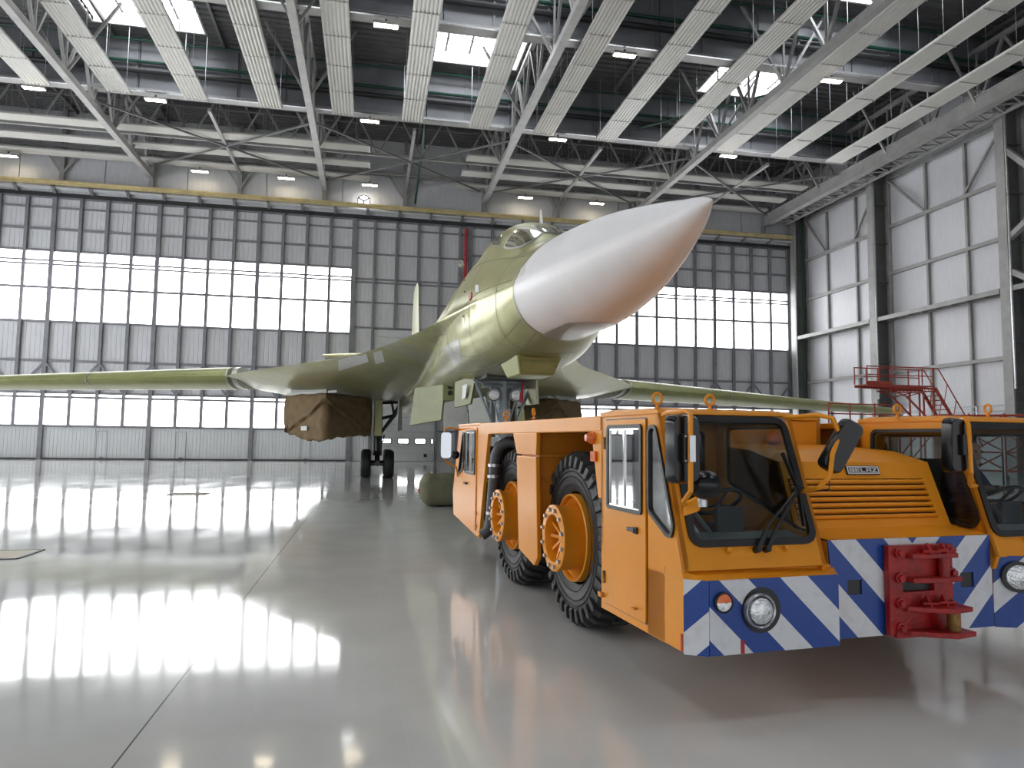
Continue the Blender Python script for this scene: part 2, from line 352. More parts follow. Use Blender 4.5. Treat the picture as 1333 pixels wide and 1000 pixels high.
# right wall -----------------------------------------------------------
wr = MB(); wr.box(XR+.05, XR+.4, YF, YB+.4, 0, ZR); wr = tag(wr.build('wall_right', m_white), 'white panelled right wall with exposed steel frame', 'wall', kind='structure')
BAYS = [(57.0, 46.6), (46.6, 35.2), (35.2, 23.9), (23.9, 12.6), (12.6, 1.3), (1.3, -10.0)]
GZ = [0.15, 3.4, 7.22, 11.2, 14.65, 18.2, 21.9, 25.9]
for bi, (ya, yb2) in enumerate(BAYS):
    ya -= .55; yb2 += .55; L = ya-yb2; ys = [ya, ya-L*.33, ya-L*.68, yb2] if bi else [ya, 53.5, 49.8, yb2]
    if bi == 1: ys = [ya, 42.4, 39.0, yb2]
    for i in range(3):
        for j in range(len(GZ)-1):
            b = MB(); w = ys[i]-ys[i+1]-.06; b.box(XR-.04, XR+.05, ys[i+1]+.03, ys[i]-.03, GZ[j]+.02, GZ[j+1]-.02); b.build('panel', m_white, wr)
    for y in ys:
        MB().box(XR-.24, XR-.06, y-.09, y+.09, 0.1, 22.0).build('mullion', m_beam, wr)
    for z in GZ[1:-1]:
        MB().box(XR-.34, XR-.05, yb2, ya, z-.12, z+.12).build('girt', m_beam, wr)
    if bi < 3:
        MB().bar((XR-.3, ya-.1, 21.8), (XR-.3, ys[1], 18.3), .14).build('brace', m_beam, wr)
        MB().bar((XR-.3, yb2+.1, 21.8), (XR-.3, ys[2], 18.3), .14).build('brace', m_beam, wr)
        # service walkway lattice on the 11 m girt
        b = MB(); b.box(XR-1.35, XR-1.2, yb2-.1, ya+.1, 11.0, 11.3); b.box(XR-1.3, XR-.3, yb2, ya, 11.22, 11.26)
        nn = 8
        for k in range(nn):
            y0 = yb2+(ya-yb2)*k/nn; y1 = yb2+(ya-yb2)*(k+1)/nn; b.bar((XR-1.2, y0, 11.1), (XR-.3, (y0+y1)/2, 11.1), .07).bar((XR-.3, (y0+y1)/2, 11.1), (XR-1.2, y1, 11.1), .07)
        b.build('walkway', m_beam, wr)
for ci, y in enumerate((56.75, 46.6, 35.2, 23.9, 12.6, 1.3)):
    c = thing('trim_%d' % (10+ci), ['steel column in the far right corner', 'tall steel column between the two visible right wall bays', 'tall steel column at the right edge of the view', 'steel column of the right wall, first beyond the view', 'steel column of the right wall, second beyond the view', 'steel column of the right wall, third beyond the view'][ci], 'column', (XR, y, 0), kind='structure')
    MB().box(-1.4, -1.28, -.32, .32, 0, 24).build('flange', m_beam, c); MB().box(-.12, -.02, -.32, .32, 0, 24).build('flange', m_beam, c)
    MB().box(-1.28, -.12, -.03, .03, 0, 24).build('web', m_beamd, c)
    for z in range(2, 24, 3): MB().box(-1.28, -.12, -.3, .3, z, z+.05).build('stiffener', m_beamd, c)
    MB().tube([(-1.36, -.42, 5.2 if ci else 4.2), (-1.36, -.42, 23)], .07, 8).build('drain_pipe', m_galv, c, smooth=40)
    if ci == 2:
        for z, dz in ((19.6, -3.4), (14.2, 1.8), (12.2, -1.9)): MB().bar((-1.2, -.3, z), (-1.2, -3.4, z+dz), .32).build('brace', m_beam, c)
    if ci == 0: MB().tube([(-.75, -.5, 0.1), (-.75, -.5, 22)], .09, 8).build('green_pipe', m_green, c, smooth=40)

# left wall (out of view, its windows light the hall) and wall behind the camera
wl = MB(); wl.box(XL-.4, XL, YF, YB+.4, 0, ZR); wl = tag(wl.build('wall_left', m_clad), 'grey left wall with glazed bands', 'wall', kind='structure')
MB().box(XL, XL+.03, 2, 54, 10.1, 15.4).build('window_pane', m_day, wl); MB().box(XL, XL+.03, 2, 54, 2.45, 4.8).build('window_pane', m_day, wl)
for k in range(29):
    MB().box(XL+.02, XL+.3, 2+1.857*k-.1, 2+1.857*k+.1, 0, 19.5).build('mullion', m_steel, wl)
wf = tag(MB().box(XL, XR, YF-.4, YF, 0, ZR).build('wall_front', m_clad), 'grey wall closing the hall behind the viewpoint', 'wall', kind='structure')

MB().box(-26, 34, YF, YF+.03, .3, 6.5).build('window_pane', emis('added_front_fill', (.95, .97, 1), 0.92), wf)  # added unseen glowing sheet, no real window; brightens the tug's front
for k in range(17): MB().box(-28+3.875*k-.12, -28+3.875*k+.12, YF, YF+.25, 0, 19.5).build('mullion', m_steel, wf)
# roof -------------------------------------------------------------------
SKY = [(-16.7, -10.5), (2.6, 8.8), (21.7, 28.9)]; SKB = [(41.0, 44.3), (29.8, 33.1), (18.8, 22.1), (7.8, 11.1), (-3.2, .1)]  # last rows are unseen skylights added to brighten the floor
def deck(x0, x1, y0, y1):
    n = max(1, int((y1-y0)/.5)); pts = []; s = (y1-y0)/n
    for i in range(n):
        y = y0+s*i; pts += [(y, ZR), (y+s*.35, ZR), (y+s*.45, ZR-.09), (y+s*.9, ZR-.09)]
    pts.append((y1, ZR)); poly = [(x0, y, z) for y, z in pts]; b = MB(); q = len(poly)
    b.add(poly+[(x1, y, z) for y, z in pts]+[(x0, y, ZR+.15) for y, z in pts]+[(x1, y, ZR+.15) for y, z in pts],
          [(i, i+1, q+i+1, q+i) for i in range(q-1)]+[(2*q+i, 3*q+i, 3*q+i+1, 2*q+i+1) for i in range(q-1)]+[(i, 2*q+i, 2*q+i+1, i+1) for i in range(q-1)]+[(q+i, q+i+1, 3*q+i+1, 3*q+i) for i in range(q-1)])
    return b
ce = bpy.data.objects.new('ceiling', None); COL.objects.link(ce); tag(ce, 'dark corrugated roof deck of the hangar', 'ceiling', kind='structure')
ys = [YF-.4]+[q for s in sorted(SKB) for q in s]+[YB+.4]
for i in range(len(ys)-1):
    if i % 2:
        xs = [XL-.4]+[q for s in SKY for q in s]+[XR+.4]
        for k in range(0, len(xs), 2): deck(xs[k], xs[k+1], ys[i], ys[i+1]).build('deck', m_deck, ce)
    else: deck(XL-.4, XR+.4, ys[i], ys[i+1]).build('deck', m_deck, ce)
nsk = 0
for yi, (y0, y1) in enumerate(SKB):
    for xi, (x0, x1) in enumerate(SKY):
        nsk += 1
        s = thing('window_%d' % nsk, 'bright glazed roof skylight, ' + ['left', 'middle', 'right'][xi] + (' one of the visible row' if yi == 0 else ' one of the %s unseen row before the visible one' % ORD[yi-1]), 'skylight', (x0, y0, ZR), kind='structure')
        W_, D_ = x1-x0, y1-y0
        c = MB(); c.box(-.1, 0, -.1, D_+.1, -.12, .9).box(W_, W_+.1, -.1, D_+.1, -.12, .9).box(0, W_, -.1, 0, -.12, .9).box(0, W_, D_, D_+.1, -.12, .9); c.build('curb', m_radiant, s)
        for k in range(4): MB().box(W_*k/4+.03, W_*(k+1)/4-.03, 0, D_, .82, .86).build('window_pane', m_sky, s)
        for k in range(1, 4): MB().box(W_*k/4-.07, W_*k/4+.07, 0, D_, .66, .80).build('glazing_bar', m_beam, s)
        MB().box(0, W_, D_*.6, D_*.6+.05, .7, .8).build('glazing_bar', m_beam, s)
# transverse girders, clad
GY = [45.75, 34.75, 23.75, 12.75, 1.75]
gl = ['clad transverse roof girder carrying the farther row of lamps', 'clad transverse roof girder carrying the nearer row of lamps']
for gi, y in enumerate(GY):
    g = thing('transverse_girder', gl[gi] if gi < 2 else 'clad transverse roof girder above and behind the viewer', 'girder', (0, y, 0), kind='structure', group=None if gi < 2 else 'girders behind the viewer')
    for k in range(12):
        x0 = XL+5.85*k; MB().box(x0+.03, min(x0+5.82, XR-.05), -.1, .1, 22.95, ZR).build('panel', m_girder, g)
    MB().box(XL, XR, -.32, .32, 22.72, 22.95).build('flange', m_beam, g)
    MB().tube([(XL, -.42, 22.75), (XR, -.42, 22.75)], .05, 6).build('conduit', m_galv, g)
    MB().box(XL, XR, -.62, -.5, 22.62, 22.66).build('cable_tray', m_galv, g)
    MB().tube([(XL, -.3, 24.6), (XR, -.3, 24.6)], .1, 8).build('green_pipe', m_green, g)
    MB().tube([(XL, -.34, 24.0), (XR, -.34, 24.0)], .16, 8).build('black_pipe', m_black, g)
    MB().tube([(XL, -.8, 25.7), (XR, -.8, 25.7)], .06, 6).build('green_pipe', m_green, g)
    for x in [XL+2.9*k for k in range(1, 24)]:
        MB().box(x-.05, x+.05, -.18, -.1, 22.95, ZR).build('stiffener', m_girder, g)
# longitudinal trusses
TX = [-16.9, -4.05, 8.8, 21.9, 34.5]
for ti, x in enumerate(TX):
    t = thing('roof_truss', ['leftmost lengthwise roof truss, crossing the upper left corner', 'second lengthwise roof truss from the left', 'lengthwise roof truss running down behind the cockpit', 'lengthwise roof truss passing behind the nose tip', 'deep lengthwise beam beside the right wall'][ti], 'roof truss', (x, 0, 21.35), kind='structure')
    w = .34 if ti < 4 else .5; h = .4 if ti < 4 else .8
    MB().box(-w/2, w/2, -12, 57.0, 0, h).build('bottom_chord', m_beam, t)
    MB().box(-w/2-.03, w/2+.03, -12, 57.0, -.03, .03).build('bottom_flange', m_beam, t)
    if ti == 4: MB().box(-.35, .35, -12, 57, h, h+.06).build('top_flange', m_beam, t)
    MB().box(-.12, .12, -12, 57.0, 3.6, 3.85).build('top_chord', m_beam, t)
    y = 56.4; k = 0
    while y > 12:
        MB().bar((0, y, .2), (0, y-1.85, 3.7), .15).build('web_bar', m_beam, t); MB().bar((0, y-1.85, 3.7), (0, y-3.7, .2), .15).build('web_bar', m_beam, t)
        MB().bar((0, y, .2), (0, y, 3.7), .1).build('web_bar', m_beam, t)
        if k % 2 == 0:
            for s in (-1, 1):
                if ti < 4 or s < 0: MB().bar((0, y, .2), (s*2.6, y, 4.6), .13).build('brace', m_beam, t)
        y -= 3.7; k += 1
    if ti == 4:
        n = MB()
        for q in range(36): yy = 56-q*.95*1.25; n.bar((.2, yy, .1), (1.6, yy-.6, .1), .09).bar((1.6, yy-.6, .1), (.2, yy-1.19, .1), .09)
        n.box(1.55, 1.7, 12, 56.5, 0, .2); n.build('side_lattice', m_beam, t)
# bracing in the far bay and slender cross trusses
fb = thing('roof_bracing', 'dark crossed wind bracing under the roof above the hangar doors', 'bracing', (0, 0, 0), kind='structure')
for i in range(len(TX)-1):
    a, b_ = TX[i], TX[i+1]; mid = (a+b_)/2
    for (p, q) in (((a, 46.2), (mid, 51.5)), ((mid, 51.5), (b_, 46.2)), ((a, 56.8), (mid, 51.5)), ((mid, 51.5), (b_, 56.8))):
        MB().bar((*p, 22.15), (*q, 22.15), .11).build('brace', m_beamd, fb)
    MB().bar((mid, 46.2, 22.3), (mid, 57.0, 22.3), .2).build('brace', m_beam, fb)
for y in (51.5,):
    MB().box(XL, XR, y-.08, y+.08, 22.4, 22.6).build('chord', m_beam, fb); MB().box(XL, XR, y-.08, y+.08, 25.4, 25.6).build('chord', m_beam, fb)
    x = XL
    while x < XR-3: MB().bar((x, y, 22.5), (x+1.6, y, 25.5), .11).build('web_bar', m_beam, fb); MB().bar((x+1.6, y, 25.5), (x+3.2, y, 22.5), .11).build('web_bar', m_beam, fb); x += 3.2
MB().box(XL, XR, 56.3, 56.5, 22.9, 23.15).build('chord', m_beam, fb); MB().box(XL, XR, 48.5, 48.65, 25.9, 26.1).build('purlin', m_beamd, fb); MB().box(XL, XR, 54, 54.15, 25.9, 26.1).build('purlin', m_beamd, fb)
for x in [XL+3.2+6.4*k for k in range(11)]:
    MB().box(x-.08, x+.08, YF, YB, 26.0, 26.2).build('purlin', m_beamd, ce)

# radiant heating panels ---------------------------------------------------
def panel_mesh(L):
    b = MB(); w = 1.36; n = 7; pts = []
    for i in range(n):
        x0 = -w/2+w*i/n; s = w/n; pts += [(x0, 0), (x0+s*.30, -.045), (x0+s*.5, -.055), (x0+s*.7, -.045)]
    pts.append((w/2, 0)); poly = [(x, 0, z) for x, z in pts]+[(w/2, 0, .12), (-w/2, 0, .12)]
    b.prism(poly, (0, L, 0)); return b.mesh('ribbed_sheet', m_radiant, 25)
pm1, pm2 = panel_mesh(43.0), panel_mesh(27.4)
capm = MB().box(-.69, .69, -.03, .03, -.06, .16).mesh('end_cap', m_radiant)
crossm = MB().box(-.69, .69, -.02, .02, -.07, .0).mesh('joint_strip', m_radiant)
def hanger_mesh(h): return MB().cyl((0, 0, 0), (0, 0, h), .014, 6).mesh('hanger', m_galv)
hg = hanger_mesh(ZR-22.5)
for k in range(13):
    x = -19.7+4.37*k
    t = thing('radiant_panel', 'lengthwise ribbed white radiant ceiling panel, %s from the left' % ORD[k], 'heating panel', (x, 2.0, 22.36), group='lengthwise radiant ceiling panels')
    put('ribbed_sheet', pm1, t); put('end_cap', capm, t, (0, 43.0, 0)); put('end_cap', capm, t, (0, 0, 0))
    for j in range(1, 15): put('joint_strip', crossm, t, (0, 43-3*j, 0))
    for j in range(12):
        for s in (-.6, .6): put('hanger', hg, t, (s, 42.4-3*j, .12))
for r_ in range(3):
    y = (50.25, 53.3, 56.2)[r_]
    for s, (xe, nm) in enumerate(((-.55, 'left of the fin'), (6.45, 'above the nose'))):
        x0 = xe-27.4 if s == 0 else xe
        t = thing('radiant_panel', 'crosswise white radiant ceiling panel %s, %s row from the doors' % (nm, ['third', 'second', 'nearest'][r_]), 'heating panel', (x0+27.4, y, 22.36), rz=PI/2, group='crosswise radiant ceiling panels')
        [put('ribbed_sheet', pm2, t, scale=(.78, 1, 1)), put('end_cap', capm, t, (0, 27.4, 0), scale=(.78, 1, 1)), put('end_cap', capm, t, (0, 0, 0), scale=(.78, 1, 1))]
        for j in range(9):
            for q in (-.46, .46): put('hanger', hg, t, (q, 1+3.1*j, .12))
# lamps ----------------------------------------------------------------------
lh = MB().box(-.62, .62, -.2, .2, 0, .14).mesh('housing', m_beam)
ll = MB().box(-.12, .12, -.15, .15, -.03, 0).mesh('diode_window', m_lamp)
lb = MB().box(-.05, .05, -.05, .05, .14, .32).mesh('bracket', m_black)
def lamp(x, y, z, label, group):
    t = thing('ceiling_lamp', label, 'lamp', (x, y, z), group=group); put('housing', lh, t); put('bracket', lb, t)
    for q in (-.45, -.15, .15, .45): put('diode_window', ll, t, (q, 0, 0))
cl5 = ['first', 'second', 'third', 'fourth', 'fifth']
for k, x in enumerate((-20.1, -13.4, -.55, 12.0, 24.6)): lamp(x, 45.45, 22.25, 'warm four-part lamp under the farther girder, %s from the left' % cl5[k], 'lamps on the farther girder')
for k, x in enumerate((-12.6, .23, 12.7, 25.0)): lamp(x, 34.4, 22.25, 'warm four-part lamp under the nearer girder, %s from the left' % cl5[k], 'lamps on the nearer girder')
for k, x in enumerate((-26.2, -13.2, -6.9, -.55, 12.1, 18.3)): lamp(x, 56.2, 21.85, 'warm four-part lamp high on the back wall, %s from the left' % (ORD[k]), 'lamps along the back wall')
# loose services under the roof
tag(MB().tube([(17.5, 45.0, 23.4), (26.3, 35.5, 23.2)], .09, 8).tube([(26.3, 35.5, 23.2), (26.3, 35.5, 25.9)], .06, 8).tube([(21.4, 40.8, 23.3), (21.4, 40.8, 25.9)], .05, 6).build('sprinkler_pipe', m_green, smooth=40), 'green pipe slanting across between the ceiling panels on the right', 'pipe')
tag(MB().tube([(3.1, 46.6, 23.2), (3.1, 56.9, 20.9)], .09, 8).tube([(3.1, 46.6, 25.8), (3.1, 46.6, 21.2)], .06, 6).build('sprinkler_pipe', m_green, smooth=40), 'green pipe dropping behind the farther girder above the fin', 'pipe')
# floor hatches
def hatch(x0, x1, y0, y1, label):
    t = thing('floor_hatch', label, 'hatch', ((x0+x1)/2, (y0+y1)/2, 0)); w, d = (x1-x0)/2, (y1-y0)/2
    MB().box(-w, w, -d, -d+.05, 0, .012).box(-w, w, d-.05, d, 0, .012).box(-w, -w+.05, -d, d, 0, .012).box(w-.05, w, -d, d, 0, .012).build('frame', m_black, t)
    MB().box(-w+.06, w-.06, -d+.06, d-.06, 0, .01).build('plate', mat('hatch_plate', (.35, .3, .2), .5), t)
hatch(-6.6, -5.03, 11.85, 12.75, 'tan floor hatch in a dark frame, nearer one at the left edge')
hatch(-6.15, -5.0, 23.9, 24.7, 'small tan floor hatch farther away on the shiny floor')
for (x0, y0, lb_) in ((-4.9, 47, 'small orange floor marking far left by the doors'),): pass
# ================================================================== the aircraft
AX, AY = 3.05, 16.4
def skin_material(name, base, alt, rough, metal, cell=0.45):
    """zinc-chromate primer over metal: patchwork of sheets, streaks and mottling"""
    m, N, L, b = _nt(name)
    tc = N.new('ShaderNodeTexCoord'); v = N.new('ShaderNodeTexVoronoi'); v.distance = 'CHEBYCHEV'; v.inputs['Scale'].default_value = cell
    mp = N.new('ShaderNodeMapping'); mp.inputs['Scale'].default_value = (1, .55, 1.2); L.new(tc.outputs['Object'], mp.inputs[0]); L.new(mp.outputs[0], v.inputs['Vector'])
    r = N.new('ShaderNodeSeparateColor'); L.new(v.outputs['Color'], r.inputs[0])
    rp = N.new('ShaderNodeValToRGB'); rp.color_ramp.interpolation = 'CONSTANT'; e = rp.color_ramp.elements
    e[0].color = (*base, 1); e[1].position = 0.4; e[1].color = (*[c*1.12 for c in base], 1)
    q = e.new(0.62); q.color = (*[base[i]*.75+alt[i]*.25 for i in range(3)], 1); q = e.new(0.86); q.color = (*[base[i]*.45+alt[i]*.55 for i in range(3)], 1)
    L.new(r.outputs[0], rp.inputs[0])
    n = N.new('ShaderNodeTexNoise'); n.inputs['Scale'].default_value = 2.2; n.inputs['Detail'].default_value = 7; L.new(tc.outputs['Object'], n.inputs['Vector'])
    mr = N.new('ShaderNodeMapRange'); mr.inputs[1].default_value = .3; mr.inputs[2].default_value = .7; mr.inputs[3].default_value = .82; mr.inputs[4].default_value = 1.12; L.new(n.outputs['Fac'], mr.inputs[0])
    mx = N.new('ShaderNodeMix'); mx.data_type = 'RGBA'; mx.blend_type = 'MULTIPLY'; mx.inputs[0].default_value = 1; L.new(rp.outputs[0], mx.inputs[6]); L.new(mr.outputs[0], mx.inputs[7])
    L.new(mx.outputs[2], b.inputs['Base Color']); b.inputs['Metallic'].default_value = metal
    rr = N.new('ShaderNodeMapRange'); rr.inputs[3].default_value = rough-.07; rr.inputs[4].default_value = rough+.1; L.new(n.outputs['Fac'], rr.inputs[0]); L.new(rr.outputs[0], b.inputs['Roughness'])
    n2 = N.new('ShaderNodeTexNoise'); n2.inputs['Scale'].default_value = 1.6; L.new(tc.outputs['Object'], n2.inputs['Vector'])
    bp = N.new('ShaderNodeBump'); bp.inputs['Strength'].default_value = .25; bp.inputs['Distance'].default_value = .02; L.new(n2.outputs['Fac'], bp.inputs['Height']); L.new(bp.outputs[0], b.inputs['Normal'])
    return m
m_skin = skin_material('green_primer_skin', (0.385, 0.375, 0.18), (0.44, 0.42, 0.34), .31, .52)
m_skin2 = mat('bright_green_primer', (0.36, 0.38, 0.16), .36, .3, .08, 2)
m_bare = mat('bare_metal_skin', (0.5, 0.5, 0.47), .32, .6, .1, 2)
m_radome = mat('white_radome', (0.72, 0.71, 0.72), .42, 0, .025, 1.2, rvar=.05)
m_patch = mat('pale_grey_patch', (0.62, 0.62, 0.6), .4, .1, .05, 3)
m_gear = mat('grey_gear_paint', (0.27, 0.31, 0.33), .35, .2, .1, 5)
m_geard = mat('dark_gear_metal', (0.06, 0.065, 0.06), .35, .4, .1, 5)
m_tyre = mat('tyre_rubber', (0.022, 0.022, 0.024), .55, 0, .15, 8)
m_canopyglass = glass('canopy_glass', (.62, .6, .48), 1.6)
m_seam = mat('panel_seam', (0.16, 0.16, 0.08), .6)
m_chrome = mat('chrome', (0.8, 0.8, 0.8), .12, 1.0, .03)
m_lens = mat('lamp_lens', (0.75, 0.78, 0.8), .12, .7, .25, 30, bump=.4, bscale=60)

def interp(tab, y):
    """smooth (catmull-rom) interpolation in a table of rows (y, v...)"""
    n = len(tab)
    if y <= tab[0][0]: return list(tab[0][1:])
    if y >= tab[-1][0]: return list(tab[-1][1:])
    i = max(k for k in range(n-1) if tab[k][0] <= y)
    y0, y1 = tab[i][0], tab[i+1][0]; t = (y-y0)/(y1-y0); out = []
    for c in range(1, len(tab[0])):
        p1, p2 = tab[i][c], tab[i+1][c]
        m1 = (p2-tab[i-1][c])/(y1-tab[i-1][0]) if i > 0 else (p2-p1)/(y1-y0)
        m2 = (tab[i+2][c]-p1)/(tab[i+2][0]-y0) if i+2 < n else (p2-p1)/(y1-y0)
        d = y1-y0; t2, t3 = t*t, t*t*t
        v = (2*t3-3*t2+1)*p1+(t3-2*t2+t)*d*m1+(-2*t3+3*t2)*p2+(t3-t2)*d*m2
        out.append(v)
    return out
#        y     wb    zc    hu    hl    W     gu    gl    wc    zt    k    nl
FUS = [(5.94, .004, 4.09, .004, .004, .004, .002, .002, .02, 3.8, .002, 2.0),
       (6.10, .08, 4.09, .08, .08, .08, .04, .04, .02, 3.8, .004, 2.0),
       (6.44, .19, 4.07, .19, .19, .19, .05, .05, .05, 3.8, .01, 2.0),
       (7.14, .37, 4.075, .37, .37, .37, .1, .1, .1, 3.9, .02, 2.0),
       (8.14, .58, 4.10, .575, .58, .58, .1, .1, .2, 4.0, .03, 2.0),
       (9.34, .745, 4.16, .72, .735, .745, .1, .1, .3, 4.3, .03, 2.0),
       (11.0, .86, 4.30, .80, .82, .861, .1, .1, .50, 5.03, .03, 2.1),
       (11.6, .93, 4.34, .90, .94, .931, .1, .1, .66, 5.32, .04, 2.5),
       (12.3, 1.03, 4.38, 1.08, 1.05, 1.031, .12, .12, .76, 5.72, .03, 3.0),
       (13.2, 1.16, 4.42, 1.30, 1.14, 1.165, .15, .15, .86, 6.06, .04, 3.3),
       (14.2, 1.28, 4.45, 1.50, 1.18, 1.31, .18, .18, .90, 6.20, .07, 3.5),
       (15.2, 1.36, 4.46, 1.62, 1.20, 1.50, .2, .25, .88, 6.22, .18, 3.5),
       (16.5, 1.40, 4.45, 1.66, 1.21, 1.78, .22, .35, .80, 6.15, .22, 3.2),
       (18.0, 1.42, 4.42, 1.62, 1.22, 2.15, .24, .45, .66, 6.02, .28, 3.0),
       (20.5, 1.46, 4.38, 1.50, 1.22, 2.95, .28, .55, .40, 5.75, .32, 2.8),
       (23.0, 1.48, 4.38, 1.42, 1.25, 3.95, .32, .65, .3, 5.5, .36, 2.8),
       (26.0, 1.55, 4.38, 1.38, 1.28, 5.85, .36, .72, .3, 5.4, .40, 2.8),
       (29.0, 1.6, 4.38, 1.38, 1.30, 7.7, .4, .76, .3, 5.3, .42, 2.8),
       (32.0, 1.6, 4.38, 1.38, 1.30, 9.1, .42, .78, .3, 5.2, .42, 2.8),
       (39.0, 1.6, 4.38, 1.35, 1.25, 9.3, .42, .70, .3, 5.1, .42, 2.8),
       (43.0, 1.5, 4.38, 1.3, 1.1, 6.8, .38, .6, .3, 5.1, .4, 2.5),
       (50.0, 1.1, 4.5, 1.0, .8, 4.2, .28, .4, .3, 5.0, .3, 2.2),
       (56.2, .35, 4.7, .3, .3, .4, .1, .1, .1, 4.6, .1, 2.0)]
def smax(a, b, k):
    d = (a-b)/max(k, 1e-4)
    if d > 30: return a
    if d < -30: return b
    return a + k*math.log(1+math.exp(-d)) if d > 0 else b + k*math.log(1+math.exp(d))
def sect(P, x, up):
    wb, zc, hu, hl, Wd, gu, gl, wc, zt, k, nl = P
    u = min(abs(x)/Wd, 1.0); ax = abs(x)
    if up:
        body = zc+hu*math.sqrt(max(0, 1-(ax/wb)**2)) if ax < wb else zc-(ax-wb)*2.5
        g = zc+gu*math.sqrt(max(0, 1-u*u))
        z = smax(body, g, k)-k*math.log(1+math.exp(-abs(body-g)/max(k, 1e-4)))*0
        z = min(z, zc+(z-zc)*1.0)
        q = min(1, max(0, (Wd/wb-1)/.25)); e = (1-q)+q*math.sqrt(max(0, 1-u**4)); z = zc+(z-zc)*e
        if ax < wc:
            c0 = zc+hu*.55; c = c0+(zt-c0)*math.sqrt(max(0, 1-(ax/wc)**2.4))
            z = smax(z, c, .035)
        return z
    body = zc-hl*max(0, 1-(ax/wb)**nl)**(1/nl) if ax < wb else zc+(ax-wb)*2.5
    g = zc-gl*math.sqrt(max(0, 1-u*u))
    z = -smax(-body, -g, k)
    q = min(1, max(0, (Wd/wb-1)/.25)); e = (1-q)+q*math.sqrt(max(0, 1-u**4))
    return zc+(z-zc)*e
NH = 40
def xs_of(P):
    wb, Wd = P[0], P[4]; f = min(1, max(0, (Wd/wb-1.15)/.9)); f = f*f*(3-2*f); out = []
    for i in range(NH+1):
        t = i/NH; A = Wd*math.sin(t*PI/2)
        q = .62; B = 1.35*wb*math.sin(t/q*PI/2*.92)/math.sin(PI/2*.92) if t < q else 1.35*wb+(Wd-1.35*wb)*math.sin((t-q)/(1-q)*PI/2)
        out.append(A*(1-f)+min(B, Wd)*f)
    return out
def ring(y):
    P = interp(FUS, y); X = xs_of(P)
    up = [Vector((x, y, sect(P, x, True))) for x in X]; lo = [Vector((x, y, sect(P, x, False))) for x in X]
    R = up[::-1][:-1] + [Vector((-p.x, p.y, p.z)) for p in up]      # right edge -> top -> left edge
    Lw = [Vector((-p.x, p.y, p.z)) for p in lo[::-1][1:]] + lo[1:-1]
    return R+Lw
ac = thing('jet_bomber', 'large swing-wing jet in green-yellow primer with a white nose cone', 'aircraft', (AX, AY, 0))
OFF = (0, -AY, 0)
def apart(mb, name, m, smooth=35, parent=None, bevel=0):
    if parent is None: return mb.build(name, m, ac, smooth, bevel, OFF)
    return mb.build(name, m, parent, smooth, bevel)
def ring_s(y, amt):
    """a section that leans forward towards the top, for the slanting joint of the nose cone"""
    base = ring(y); P = interp(FUS, y)
    if amt < 1e-4: return base
    out = []; cache = {}
    for k, p in enumerate(base):
        f = max(0.0, p.z-P[1])/P[2]; yk = y-amt*min(1, f)
        key = round(yk, 3)
        if key not in cache: cache[key] = ring(yk)
        out.append(cache[key][k])
    return out
def yrange(a, b, n, p=1.0): return [a+(b-a)*(i/n)**p for i in range(n+1)]
rad = MB(); rad.loft([ring(y) for y in [5.94, 5.97, 6.02]]+[ring_s(y, 1.05*((y-6.1)/4.9)**3) for y in yrange(6.1, 11.0, 34)]); radome = apart(rad, 'nose_cone', m_radome, 50)
fu = MB(); fu.loft([ring_s(y, 1.05*max(0, 1-(y-11.0)/3.0)**1.5) for y in yrange(11.0, 17, 60)+yrange(17.2, 32, 60)+yrange(32.5, 56.2, 36)]); fus = apart(fu, 'fuselage', m_skin, 50)
body_bvh = BVHTree.FromPolygons([v for v in fu.v+rad.v], [f for f in fu.f]+[tuple(i+len(fu.v) for i in f) for f in rad.f])
def hit(px, py, bvh=body_bvh):
    o = EYE-Vector((AX, 0, 0)); r = bvh.ray_cast(o, pix_ray(px, py).normalized()); return r
def on_plane(px, py, Y):
    d = pix_ray(px, py); t = Y/d.y; return EYE+d*t-Vector((AX, 0, 0))
def decal(poly, off=.012, sub=6, mirror=False):
    """surface patch: outline marked on the skin, filled with points that hug the skin"""
    from mathutils import geometry
    P = [hit(*p) for p in poly]; P = [(p[0]+p[1]*off) if p[0] else None for p in P]
    return P
def mirror_ok(h, vs):
    f = [v for v in vs if v is not None]
    return not f or (h[0]-f[0]).length < 2.6
def surf_patch(poly, name, m, parent=None, off=.012, n=7, mirror=True, smooth=60, r=0.0):
    """four-cornered patch hugging the skin; the corners are given in the photograph's frame and carried to the real skin"""
    vs = []; ok = True
    (ax, ay), (bx, by), (cx, cy), (dx, dy) = poly
    for i in range(n+1):
        for j in range(n+1):
            u, v = i/n, j/n
            if r:      # round the outline a little
                uu, vv = 2*u-1, 2*v-1; s = r*(uu*uu*vv*vv); uu *= 1-s*.35; vv *= 1-s*.35; u2, v2 = (uu+1)/2, (vv+1)/2
            else: u2, v2 = u, v
            x = (ax*(1-u2)+bx*u2)*(1-v2)+(dx*(1-u2)+cx*u2)*v2; y = (ay*(1-u2)+by*u2)*(1-v2)+(dy*(1-u2)+cy*u2)*v2
            h = hit(x, y)
            if h[0] is not None and not mirror_ok(h, vs): h = (None, None, None, None)
            if h[0] is None: ok = False; vs.append(None)
            else: vs.append(h[0]+h[1]*off if h[1].dot(pix_ray(x, y)) < 0 else h[0]-h[1]*off)
    fs = []
    for i in range(n):
        for j in range(n):
            q = (i*(n+1)+j, (i+1)*(n+1)+j, (i+1)*(n+1)+j+1, i*(n+1)+j+1)
            if all(vs[k] is not None for k in q): fs.append(q)
    vs = [v if v is not None else Vector((0, 20, 4.4)) for v in vs]
    out = []
    for s in ((1, -1) if mirror else (1,)):
        b = MB(); b.add([(v.x*s, v.y, v.z) for v in vs], fs); out.append(apart(b, name, m, smooth, parent))
    return out, vs
